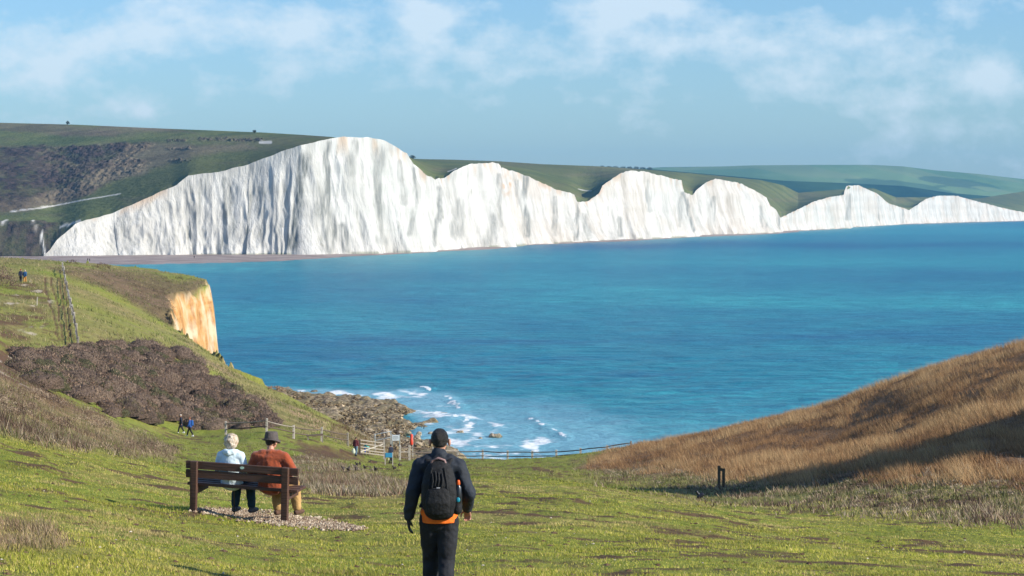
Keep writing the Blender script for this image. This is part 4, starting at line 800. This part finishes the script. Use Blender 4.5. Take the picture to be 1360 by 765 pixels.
    if trousers:
        u = MB(); u.tube([Pv*.5+Wst*.5, Pv, J['hipL']*.5+J['hipR']*.5-V3(0, 0, .04)], [.15*g, .165*g, .16*g], [.115*g, .13*g, .11*g], 18)
        lw = J.get('leg', 1.0)
        for s in 'LR':
            Hp, K_, A_ = J['hip'+s], J['kn'+s], J['an'+s]
            u.tube([Hp, Hp*.5+K_*.5, K_], [.105*g*lw, .095*g*lw, .078*lw], None, 14); u.tube([K_, K_*.5+A_*.5, A_+(K_-A_).normalized()*.05], [.078*lw, .076*lw, .064*lw], None, 14)
        u.remesh('trousers', trousers, body, vox*.8 if fine else vox, 3, .008 if fine else 0, 11, 7)
    if socks:
        u = MB()
        for s in 'LR': u.tube([J['an'+s]+(J['kn'+s]-J['an'+s]).normalized()*.13, J['an'+s]], [.047, .045], None, 12)
        u.build('socks', socks, body, True)
    if shoes:
        for s in 'LR':
            u = MB(); A_, Tt = J['an'+s], J['toe'+s]; d = Tt-A_; d.z = 0; d.normalize(); zb = Tt.z-.01
            u.tube([V3(A_.x, A_.y, zb+.03)-d*.05, V3(A_.x, A_.y, zb+.035)+d*.05, V3(Tt.x, Tt.y, zb+.028)-d*.02, V3(Tt.x, Tt.y, zb+.025)+d*.02], [.042, .048, .052, .04], [.045, .055, .04, .03], 14, d.cross(V3(0, 0, 1)))
            u.tube([V3(A_.x, A_.y, zb+.04), A_+(J['kn'+s]-A_).normalized()*.08], [.052, .056], None, 14)
            u.remesh('shoe', shoes, body, vox*.7 if fine else vox, 2)
    if glove and fine:
        u = MB(); hand(u, 'L', .003); u.tube([J['wrL']*.9+J['elL']*.1, J['wrL']], [.034, .032], None, 10); u.remesh('glove', glove, body, .006, 1)
    if hair:
        u = MB()
        if hairstyle == 'short':
            u.ell(Hc+HR @ V3(0, -.018, .028), (.086, .100, .096), HR, 20, 16); u.ell(Hc+HR @ V3(0, -.050, -.012), (.070, .056, .058), HR, 16, 12)
        elif hairstyle == 'bob':
            u.ell(Hc+HR @ V3(0, -.02, .012), (.118, .122, .124), HR, 20, 16); u.ell(Hc+HR @ V3(0, -.045, -.050), (.106, .088, .078), HR, 18, 12)
            for k in range(26):
                an = random.uniform(0, 6.28); zz = random.uniform(-.06, .1); rr_ = .112*math.sqrt(max(.1, 1-(zz/.13)**2)); u.ell(Hc+HR @ V3(rr_*math.cos(an), min(.03, rr_*math.sin(an))-.02, zz), (.022, .022, .028), HR, 8, 6)
        elif hairstyle == 'long':
            u.ell(Hc+HR @ V3(0, -.018, .02), (.09, .105, .112), HR); u.tube([Hc+HR @ V3(0, -.06, 0), Hc+HR @ V3(0, -.09, -.2)], [.08, .07], [.05, .035], 12, hx)
        # keep the face and ears clear
        u.remesh('hair', hair, body, vox*.5 if fine else vox, 1, .004 if fine else 0, 60, 11)
    if hat:
        u = MB(); cxx_ = Hc+HR @ V3(0, -.008, .055)
        if hat[1] == 'brim':
            u.tube([cxx_-hz*.03, cxx_+hz*.015, cxx_+hz*.085, cxx_+hz*.105], [.108, .106, .096, .082], [.122, .120, .108, .092], 24, hx, False)
            u.tube([cxx_-hz*.05-hd*.004, cxx_-hz*.035, cxx_-hz*.022], [.152, .148, .11], [.162, .158, .125], 24, hx, False)
        else: u.ell(cxx_, (.095, .108, .09), HR)
        u.remesh('hat', hat[0], body, .008 if fine else vox, 2, .003 if fine else 0, 30, 13)
    body.location = [float(v) for v in loc]; body.rotation_euler = (0, 0, rz); body.scale = (scale,)*3
    return body
def walkJ(stride=.25, h=1.0, ph=1, arms=.2, lean=.03, look=None, bend=0):
    J = dict(head=V3(0, .03+lean, 1.66), neck=V3(0, lean, 1.50), chest=V3(0, lean*.7, 1.30), waist=V3(0, .01, 1.08), pelvis=V3(0, 0, .95))
    J['shL'] = V3(-.18, lean, 1.43); J['shR'] = V3(.18, lean, 1.43)
    for s, k in (('L', -1), ('R', 1)):
        a = arms*ph*k; J['el'+s] = V3(k*.235, a*.5, 1.15); J['wr'+s] = V3(k*.25, a*1.1+.05, .91)
        st = -stride*ph*k; J['hip'+s] = V3(k*.09, 0, .90); J['kn'+s] = V3(k*.09, st*.5+.05, .50); J['an'+s] = V3(k*.085, st, .10+(.05 if st < 0 else 0)); J['toe'+s] = V3(k*.10, st+.17, .035)
    if look: J['look'] = look
    return J
# --- walking man, seen from behind
def wood_dark(): pass
JK = cloth('dark blue shell fabric', (.010, .016, .027), 9, .3, .014, .78); PK = cloth('black pack fabric', (.003, .0035, .005), 22, .5, .012, .8); TR = cloth('black trousers', (.008, .009, .013), 8, .4, .018, .85)
HRD = cloth('dark hair', (.010, .008, .007), 120, .9, .02, .5); ORG = cloth('orange shirt', (.85, .16, .006), 12, .12, .01, .8); GLV = cloth('black glove', (.008, .008, .010), 40, .4, .005, .6); BT = cloth('dark boots', (.03, .025, .02), 20, .3, .004, .7)
J = dict(head=V3(.005, .05, 1.675), neck=V3(0, .02, 1.525), chest=V3(0, .01, 1.30), waist=V3(0, .0, 1.08), pelvis=V3(0, 0, .955), shL=V3(-.185, 0, 1.425), shR=V3(.195, .0, 1.425),
         elL=V3(-.262, -.06, 1.16), elR=V3(.302, -.03, 1.15), wrL=V3(-.305, .0, .905), wrR=V3(.275, .16, .975), hdL=V3(.06, .10, -1), hsL=V3(0, 1, 0), hdR=V3(.1, .55, -.8), hsR=V3(-1, .3, .1), curlR=.75, curlL=.30,
         hipL=V3(-.09, 0, .90), hipR=V3(.09, 0, .90), knL=V3(-.085, .12, .49), knR=V3(.075, -.02, .48), anL=V3(-.08, .10, .10), anR=V3(.08, -.27, .16), toeL=V3(-.09, .27, .03), toeR=V3(.09, -.12, .05), look=V3(-.06, 1, .0), u0=-.085, leg=1.04, jw=.96, wr=1.6)
man = person(spot(583, 23.0), 0, 'man walking toward the sea in dark jacket and black trousers, seen from behind', J, .012, None, JK, TR, BT, HRD, 'short', GLV, 1.0, collar=.012, under=ORG, hem=.085, fine=True, scale=1.0)
mz = man.location.z
# head skin gets seen at ears and neck only; pack is a thing of its own
pk = empty('backpack', (man.location.x, man.location.y-.17, mz+.95)); tag(pk, 'black rounded backpack on the walking man\'s back', 'backpack')
mb = MB(); mb.tube([(0.01, -.02, .04), (.01, -.03, .16), (.008, -.03, .32), (.005, -.01, .46), (0, .02, .545)], [.150, .178, .170, .135, .08], [.085, .118, .118, .09, .05], 22)
bag = mb.remesh('bag', PK, pk, .009, 3, .007, 9, 21)
mb = MB(); mb.tube([(0, -.135, .05), (0, -.150, .15), (0, -.135, .27)], [.115, .125, .105], [.03, .035, .03], 18); mb.remesh('front_pocket', PK, pk, .008, 3, .004, 14, 22)
mb = MB(); mb.tube([(.185, .0, .06), (.19, -.01, .22)], [.05, .045], [.06, .055], 14); mb.remesh('side_pocket', PK, pk, .008, 3, .003, 14, 22)
mb = MB(); mb.tube([(-.075, -.02, .50), (-.06, -.03, .555), (0, -.03, .578), (.06, -.03, .555), (.085, -.02, .49)], .012, None, 8); mb.build('handle', plain('pale red webbing', (.28, .17, .16)), pk, True)
for s in (-1, 1):
    mb = MB(); mb.tube([(s*.085, .05, .50), (s*.115, .12, .555), (s*.12, .24, .50), (s*.13, .30, .35), (s*.15, .24, .12), (s*.17, .08, .08)], [.028]*6, [.009]*6, 8); mb.build('shoulder_strap', PK, pk, True)
    mb = MB(); mb.tube([(s*.06, -.10, .49), (s*.085, -.135, .35), (s*.10, -.155, .2)], [.008]*3, [.004]*3, 6); mb.build('compression_strap', PK, pk, True)
for a_, b_, c_ in ((-.06, .30, .43), (-.03, .32, .45), (.0, .31, .44), (.035, .30, .43)):
    mb = MB(); mb.tube([(a_, -.148, b_), (a_+.012, -.150, (b_+c_)/2), (a_+.004, -.120, c_)], .010, None, 6); mb.build('lace', PK, pk, True)
MB().box((.005, -.172, .30), (.035, .004, .008)).build('badge', plain('grey badge', (.45, .45, .47)), pk)
mb = MB(); mb.tube([(.198, -.03, .15), (.198, -.035, .29), (.198, -.035, .31)], [.032, .032, .018], None, 14); mb.build('water_bottle', plain('black bottle', (.012, .014, .018), .3), pk, True)
mb = MB(); mb.tube([(.198, -.035, .322), (.198, -.035, .348)], [.019, .016], None, 12); mb.build('bottle_cap', plain('orange cap', (.8, .12, .01), .5), pk, True)
mb = MB(); mb.ell((.197, -.075, .17), (.02, .008, .025)); mb.build('tag', plain('teal tag', (.01, .25, .35), .5), pk, True)
# --- seated couple
def seatJ(lean=-.06, head=(0, 0), legs=((-.10, .46, 0, .46, .06), (.12, .50, .06, .50, .06)), look=None, arms=None):
    J = dict(head=V3(head[0], .04+lean+head[1], 1.22), neck=V3(0, lean, 1.06), chest=V3(0, lean*1.0, .85), waist=V3(0, .04+lean*.3, .66), pelvis=V3(0, .08, .56))
    J['shL'] = V3(-.17, lean, .985); J['shR'] = V3(.17, lean, .985)
    for (s, k), (hx_, ky, ax, ay, az) in zip((('L', -1), ('R', 1)), legs):
        J['hip'+s] = V3(k*.09, .10, .545); J['kn'+s] = V3(hx_, ky, .52); J['an'+s] = V3(ax, ay, az+.04); J['toe'+s] = V3(ax+(.03 if ax > 0 else .01), ay+.16, az-.01)
    a = arms or ((-.235, .05, .76, -.12, .26, .66), (.235, .05, .76, .12, .26, .66))
    for s, q in zip('LR', a): J['el'+s] = V3(*q[:3]); J['wr'+s] = V3(*q[3:]); J['hd'+s] = V3(0, .6, -.35); J['hs'+s] = V3(1 if s == 'L' else -1, 0, 0); J['curl'+s] = .5
    if look: J['look'] = look
    return J
Rb = Matrix.Rotation(ang, 4, 'Z') @ Matrix.Rotation(roll*.55, 4, 'Y')
def onbench(x, y=.04, z=0): return BO+(Rb @ Vector((x, y, z)))
WJ = cloth('pale blue quilted jacket', (.62, .74, .80), 10, .12, .02, .75); BH = NT('silver blonde hair'); n_ = BH.noise(45, 4, BH.coord((1, 1, .5))); BH.set(Base_Color=BH.ramp(n_, [(.3, (.28, .19, .12)), (.5, (.55, .44, .32)), (.7, (.72, .66, .58))]), Roughness=.6); BH.bump(n_, .02); JE = cloth('dark teal jeans', (.008, .035, .055), 12, .3, .012, .8); BG = cloth('grey walking boots', (.09, .08, .085), 30, .4, .006, .7)
J = seatJ(.02, (0, .01), ((-.02, .42, -.05, .38, .03), (.20, .43, .24, .40, .02)), V3(.05, 1, 0)); J['hoodroll'] = 1; J['wr'] = .4
wom = person(onbench(-.20, .155), ang, 'white haired woman in pale blue jacket sitting on the bench', J, .013, None, WJ, JE, BG, BH.m, 'bob', None, 1.0, fine=True, coatdown=.03, scale=.97)
RJ = cloth('rust fleece', (.30, .055, .014), 8, .3, .02, .95, .3); TN = cloth('tan trousers', (.45, .27, .10), 9, .2, .02, .85); HTM = cloth('grey brown felt hat', (.085, .07, .065), 30, .25, .004, .9); SC = cloth('teal sock', (.01, .10, .13), 60, .5, .003)
J = seatJ(.03, (.0, .03), ((-.02, .40, .02, .36, .03), (.28, .42, .33, .44, .03)), V3(.45, 1, -.05), ((-.33, .04, .76, -.12, .30, .64), (.37, .03, .78, .26, .28, .66))); J['leg'] = 1.12; J['shR'] = V3(.235, .03, .975); J['shL'] = V3(-.235, .03, .975)
hm = person(onbench(.46, .17), ang, 'man in rust fleece and grey brimmed hat sitting on the bench', J, .013, None, RJ, TN, cloth('brown shoes', (.10, .05, .03), 30, .3, .005), HRD, 'short', None, 1.17, hat=(HTM, 'brim'), collar=-.03, fine=True, socks=SC, coatdown=.05)
st = MB(); st.tube([(0, 0, 0), (0, 0, .86)], [.010, .011], None, 8); r = st.build('walking_stick', plain('dark stick', (.03, .02, .015), .4), None, True); r.location = onbench(-.165, .24, .0); tag(r, 'thin dark walking stick standing against the bench seat beside the woman', 'walking stick')
# --- distant people
def C(n, c): return cloth(n, c, 8, .15, 0.002)
NV = C('navy coat', (.008, .012, .03)); BLK = C('black cloth', (.008, .008, .01)); WS = plain('white trainers', (.7, .72, .75)); BLJ = C('blue jacket', (.01, .06, .25)); GRH = C('pale hair', (.5, .45, .38)); RDH = C('ginger hair', (.22, .07, .03)); MAR = C('maroon plaid', (.12, .02, .025)); JNS = C('pale jeans', (.12, .20, .28)); TNT = C('ochre trousers', (.5, .22, .03)); RDJ = C('red hat wool', (.5, .05, .03)); TEAL = C('teal jacket', (.01, .22, .22)); BRH = C('brown hair', (.03, .018, .012))
person(spot(240.5, 213), math.radians(95), 'walker in long navy coat with pale hair, left of the pair by the thicket', walkJ(.27, 1, 1, .1), .028, None, NV, BLK, WS, GRH, 'short', coatdown=.28)
person(spot(252.5, 211), math.radians(85), 'walker in blue jacket with ginger hair, right of the pair by the thicket', walkJ(.3, 1, -1, .15), .028, None, BLJ, BLK, WS, RDH, 'short', coatdown=.05)
b1 = spot(252.5, 211); mb = MB(); mb.tube([(0, 0, 1.08), (0, 0, 1.42)], [.15, .13], [.11, .1], 14); o = mb.remesh('rucksack', C('bright blue pack', (.01, .10, .35)), None, .02, 2); o.location = b1+np.array([.17, 0, 0]); tag(o, 'small blue rucksack worn by the right walker by the thicket', 'rucksack')
person(spot(27.5, 303), math.radians(8), 'far hiker in red hat and navy coat, left of the two on the headland', walkJ(.15), .032, None, NV, BLK, BLK, BRH, 'short', hat=(RDJ, 'cap'), coatdown=.1)
person(spot(33, 302), math.radians(-5), 'far hiker in blue jacket and ochre trousers, right of the two on the headland', walkJ(.15, 1, -1), .032, None, C('mid blue jacket', (.02, .09, .22)), TNT, BLK, GRH, 'short', coatdown=.02)
person(spot(472.5, 214), math.radians(-20), 'person in maroon shirt and pale jeans carrying a white bag at the gate', walkJ(.12, 1, 1, .05), .028, None, MAR, JNS, BLK, BRH, 'short')
p = spot(469.5, 213.4); mb = MB(); mb.tube([(0, 0, .30), (0, 0, .45), (0, 0, .68)], [.17, .18, .10], [.10, .1, .05], 12); o = mb.remesh('carrier_bag', plain('pale green bag', (.60, .66, .50)), None, .02, 2); o.location = p; tag(o, 'white green carrier bag held by the person in maroon', 'bag')
person(spot(519.3, 214), math.radians(40), 'person in black coat standing behind the small blue sign', walkJ(.05, 1, 1, .02), .028, None, NV, BLK, BLK, BRH, 'short', coatdown=.1)
kid = person(spot(484.5, 221), math.radians(-60), 'crouching child in teal and blue jacket behind the gate bars', walkJ(.1, 1, 1, .3, .2), .028, None, TEAL, C('royal blue trousers', (.02, .06, .5)), BLK, BRH, 'short', scale=.66)
kid2 = person(spot(489, 222), math.radians(30), 'small child in light teal top behind the gate bars, right of the crouching one', walkJ(.1, 1, 1, .3, .1), .03, None, C('light teal top', (.05, .4, .38)), C('dusty trousers', (.25, .17, .13)), BLK, BRH, 'short', scale=.6)
# tiny figures on the far beach
fb = person((-252, 1383, 1.6), 0, 'tiny dark figure on the far beach, left of the two', walkJ(.1), .06, None, BLK, BLK, BLK, BRH, 'short', scale=1.0)
for i, (a, b, D, lab) in enumerate(((116.5, 347, 1320, 'tiny dark figure on the far shingle beach below the white cliff foot'), (119, 348.5, 1315, 'second tiny dark figure just right on the far shingle beach'), (258, 343, 1380, 'lone tiny dark figure farther along the far beach under the cliff'))):
    if i == 0: o = fb
    else:
        o = fb.copy(); COL.objects.link(o)
        for ch in fb.children: c_ = ch.copy(); COL.objects.link(c_); c_.parent = o
    zi = float(np.interp(D, [1240, 1400], [.6, 2.6])); x = (a-CX)/F*D; k = np.argmin(abs(bX-x)+abs(bY-D)); o.location = (x, D, float(bZ.ravel()[k])-.05); tag(o, lab, 'person', 'walkers on the far beach')
# ================================================================== BIRDS
def crow(loc, s, rz, label, mat, group=None, name='bird'):
    m = MB(); R = Matrix.Rotation(math.radians(-35), 3, 'Y')
    m.ell((0, 0, .16), (.13, .062, .075), R, 14, 10); m.ell((-.115, 0, .29), (.042, .036, .040)); m.tube([(-.07, 0, .22), (-.11, 0, .28)], [.055, .035], None, 10)
    m.tube([(-.15, 0, .292), (-.21, 0, .275)], [.014, .004], None, 8); m.tube([(.07, 0, .11), (.16, 0, .06), (.24, 0, .02)], [.04, .032, .02], [.014, .012, .008], 10, (0, 1, 0))
    for k in (-1, 1):
        m.tube([(-.02, k*.03, .12), (-.03, k*.03, .05), (-.03, k*.03, .0)], [.016, .007, .007], None, 6); m.tube([(-.07, k*.03, .006), (-.0, k*.03, .006)], [.006, .006], None, 6)
        m.ell((.03, k*.052, .155), (.12, .014, .05), R, 10, 8)
    o = m.remesh(name, mat, None, .009, 1); o.location = loc; o.scale = (s,)*3; o.rotation_euler = (0, 0, rz); tag(o, label, 'bird', group); return o
FE = plain('black feathers', (.012, .012, .018), .4, .3, 60)
crow(hit(930, 665, 60, 140), 1.25, .1, 'black crow standing on turf at the foot of the dry slope', FE, None, 'crow')
FS = plain('dark brown feathers', (.035, .022, .015), .6, .3, 60); b0 = None
for i, (a, b) in enumerate(((474, 620), (478, 619), (471, 623), (484, 624), (456, 626), (463, 627), (473, 626.5), (530, 620), (524, 625), (532, 616), (499, 627), (491, 615))):
    p = hit(a, b, 60, 200)
    if b0 is None: o = b0 = crow(p, .9, 0, 'x', FS, None, 'starling')
    else: o = b0.copy(); COL.objects.link(o); o.location = p
    o.rotation_euler = (0, 0, random.uniform(0, 6.28)); tag(o, 'small dark brown bird feeding in the grass between the bench and the small blue sign', 'bird', 'flock of small birds on the meadow')
# far skyline trees / bushes on the downs
LV = blade_mat('dark leaves', .1)
def tree(px, pyb, D, h, w_, label):
    x = (px-CX)/F*D; z = H-(pyb-HY)*D/F; n_ = 500; r = np.random.default_rng(int(px)); d = r.normal(0, 1, (n_, 3)); d /= np.linalg.norm(d, axis=1)[:, None]
    c = d*(r.uniform(.2, 1, (n_, 1))**.5)*np.array([w_/2, w_/2, h*.42])*(1+.35*vn(d[:, 0]*2+px, d[:, 2]*2, 9))[:, None]+np.array([0, 0, h*.62])
    a_ = r.normal(0, 1, (n_, 3))*h*.09; b_ = r.normal(0, 1, (n_, 3))*h*.09; V = np.stack([c, c+a_, c+b_], 1).reshape(-1, 3)
    root = empty('tree', (x, D, z)); tag(root, label, 'tree'); mesh_np('crown', V, np.arange(len(V)).reshape(-1, 3), LV, False, {'col': np.tile(np.array([[.035, .045, .02]]), (len(V), 1))}, root)
    MB().tube([(0, 0, -1), (0, 0, h*.5)], [h*.04, h*.02], None, 6).build('trunk', WD, root)
tree(90, 165.8, 2080, 3.2, 3, 'tiny lone thorn tree on the left hill skyline'); tree(338, 177, 1850, 2.6, 3, 'tiny thorn bush on the skyline above the white track'); tree(548, 212.5, 2590, 5, 6, 'small dark tree on the skyline just right of the highest cliff')
for k, px_ in enumerate(range(800, 870, 9)): tree(px_, 224.6+.03*(px_-800), 4300, 6, 12, ['flat topped', 'ragged', 'low rounded', 'tall dark', 'wide dark', 'leaning', 'small gapped', 'last low'][k]+' tree in the far skyline belt, number %s from its left end' % ['one', 'two', 'three', 'four', 'five', 'six', 'seven', 'eight'][k])
# ================================================================== HAZE, LIGHT, SKY, CAMERA
t = bpy.data.materials.new('haze air'); t.use_nodes = True; nt = t.node_tree; nt.nodes.clear(); o_ = nt.nodes.new('ShaderNodeOutputMaterial'); pv = nt.nodes.new('ShaderNodeVolumePrincipled')
pv.inputs['Color'].default_value = (.24, .62, 1.0, 1); pv.inputs['Density'].default_value = HAZE = .00007; pv.inputs['Anisotropy'].default_value = .2; nt.links.new(pv.outputs[0], o_.inputs['Volume'])
mb = MB(); zmx = float(max(zA.max(), 260)); mb.box((0, 4900, (zmx-3)/2-2), (12000, 10400, zmx+10)); hz_ = mb.build('haze', t); tag(hz_, kind='stuff')
SUN_AZ = math.radians(19); SUN_EL = math.radians(27)      # azimuth: degrees behind the +x axis
sd = Vector((math.cos(SUN_AZ)*math.cos(SUN_EL), -math.sin(SUN_AZ)*math.cos(SUN_EL), math.sin(SUN_EL)))
L_ = bpy.data.lights.new('sun', 'SUN'); L_.energy = 4.6; L_.angle = math.radians(.5); L_.color = (1, .93, .82); lo = bpy.data.objects.new('sun', L_); COL.objects.link(lo); lo.rotation_euler = sd.to_track_quat('Z', 'Y').to_euler()
w = bpy.data.worlds.new('World'); sc.world = w; w.use_nodes = True; nt = w.node_tree; nt.nodes.clear()
N = lambda ty, **k: [setattr(q, a, v) for q in [nt.nodes.new(ty)] for a, v in k.items()] and nt.nodes[-1] or nt.nodes[-1]
out = nt.nodes.new('ShaderNodeOutputWorld'); bg = nt.nodes.new('ShaderNodeBackground'); sky = nt.nodes.new('ShaderNodeTexSky'); sky.sky_type = 'NISHITA'; sky.sun_disc = False; sky.sun_elevation = SUN_EL
sky.sun_rotation = math.pi/2-math.atan2(sd.y, sd.x); sky.air_density = 1.0; sky.dust_density = .4; sky.ozone_density = 2.5; sky.altitude = 0
tc = nt.nodes.new('ShaderNodeTexCoord'); mp = nt.nodes.new('ShaderNodeMapping'); mp.inputs['Scale'].default_value = (9, 9, 22); nt.links.new(tc.outputs['Generated'], mp.inputs[0])
cn = nt.nodes.new('ShaderNodeTexNoise'); cn.inputs['Scale'].default_value = 1.0; cn.inputs['Detail'].default_value = 8; cn.inputs['Roughness'].default_value = .55; cn.inputs['Distortion'].default_value = .3; nt.links.new(mp.outputs[0], cn.inputs['Vector'])
def wm(op, a, b=0.0, c=None):
    q = nt.nodes.new('ShaderNodeMath'); q.operation = op
    for i, v in enumerate((a, b) if c is None else (a, b, c)):
        if isinstance(v, (int, float)): q.inputs[i].default_value = v
        else: nt.links.new(v, q.inputs[i])
    return q.outputs[0]
sumg = None
for (px_, py_, sx_, sy_, am) in ((250, 30, 230, 34, .17), (568, 25, 42, 40, .30), (820, 8, 85, 20, .30), (40, 80, 70, 40, .24), (1318, 100, 45, 34, .30), (1060, 90, 80, 40, .14), (560, 110, 60, 20, .10), (1250, 40, 100, 40, .13), (845, 150, 25, 16, .13), (190, 148, 14, 8, .2), (660, 75, 200, 40, .08), (1000, 130, 25, 18, .14), (145,145,30,12,.12)):
    dv = Vector(((px_-CX)/F, 1, (HY-py_)/F)).normalized()
    sb = nt.nodes.new('ShaderNodeVectorMath'); sb.operation = 'SUBTRACT'; nt.links.new(tc.outputs['Generated'], sb.inputs[0]); sb.inputs[1].default_value = dv
    ml = nt.nodes.new('ShaderNodeVectorMath'); ml.operation = 'MULTIPLY'; nt.links.new(sb.outputs[0], ml.inputs[0]); ml.inputs[1].default_value = (F/sx_, F/sx_, F/sy_)
    ln = nt.nodes.new('ShaderNodeVectorMath'); ln.operation = 'LENGTH'; nt.links.new(ml.outputs[0], ln.inputs[0])
    g_ = wm('MULTIPLY', wm('POWER', 2.718, wm('MULTIPLY', wm('MULTIPLY', ln.outputs['Value'], ln.outputs['Value']), -1.0)), am*1.0); sumg = g_ if sumg is None else wm('ADD', sumg, g_)
tot = wm('ADD', cn.outputs['Fac'], sumg)
mp2 = nt.nodes.new('ShaderNodeMapping'); mp2.inputs['Scale'].default_value = (55, 55, 85); nt.links.new(tc.outputs['Generated'], mp2.inputs[0])
cn2 = nt.nodes.new('ShaderNodeTexNoise'); cn2.inputs['Detail'].default_value = 8; cn2.inputs['Scale'].default_value = 1; cn2.inputs['Roughness'].default_value = .6; nt.links.new(mp2.outputs[0], cn2.inputs['Vector'])
tot = wm('ADD', tot, wm('MULTIPLY', wm('SUBTRACT', cn2.outputs['Fac'], .5), .62))
cr = nt.nodes.new('ShaderNodeValToRGB'); e = cr.color_ramp.elements; e[0].position = .535; e[0].color = (0, 0, 0, 1); e[1].position = .78; e[1].color = (1, 1, 1, 1); nt.links.new(tot, cr.inputs[0])
tint = nt.nodes.new('ShaderNodeMix'); tint.data_type = 'RGBA'; tint.blend_type = 'MULTIPLY'; tint.inputs[0].default_value = 1; nt.links.new(sky.outputs[0], tint.inputs[6]); tint.inputs[7].default_value = SKYT = (.65, .855, 1.10, 1)
mx = nt.nodes.new('ShaderNodeMix'); mx.data_type = 'RGBA'; nt.links.new(wm('MULTIPLY', cr.outputs[0], .68), mx.inputs[0]); nt.links.new(tint.outputs[2], mx.inputs[6]); mx.inputs[7].default_value = CLD = (5.9, 6.6, 7.1, 1)
nt.links.new(mx.outputs[2], bg.inputs[0]); bg.inputs[1].default_value = .10; nt.links.new(bg.outputs[0], out.inputs[0])
cam = bpy.data.cameras.new('camera'); co = bpy.data.objects.new('camera', cam); COL.objects.link(co); co.location = (0, 0, H); co.rotation_euler = (math.pi/2, 0, 0)
cam.sensor_width = 36; cam.lens = F/1360*36; cam.shift_y = -(382.5-HY)/1360; cam.clip_end = 60000; cam.clip_start = .3; sc.camera = co
sc.view_settings.view_transform = 'Standard'; sc.view_settings.look = 'None'; sc.view_settings.exposure = .56; sc.view_settings.gamma = 1
sc.render.engine = 'CYCLES'; sc.cycles.max_bounces = 6; sc.cycles.volume_bounces = 0; sc.cycles.transparent_max_bounces = 4; sc.cycles.diffuse_bounces = 2
print('MAN', man.location[:], 'WOM', wom.location[:])
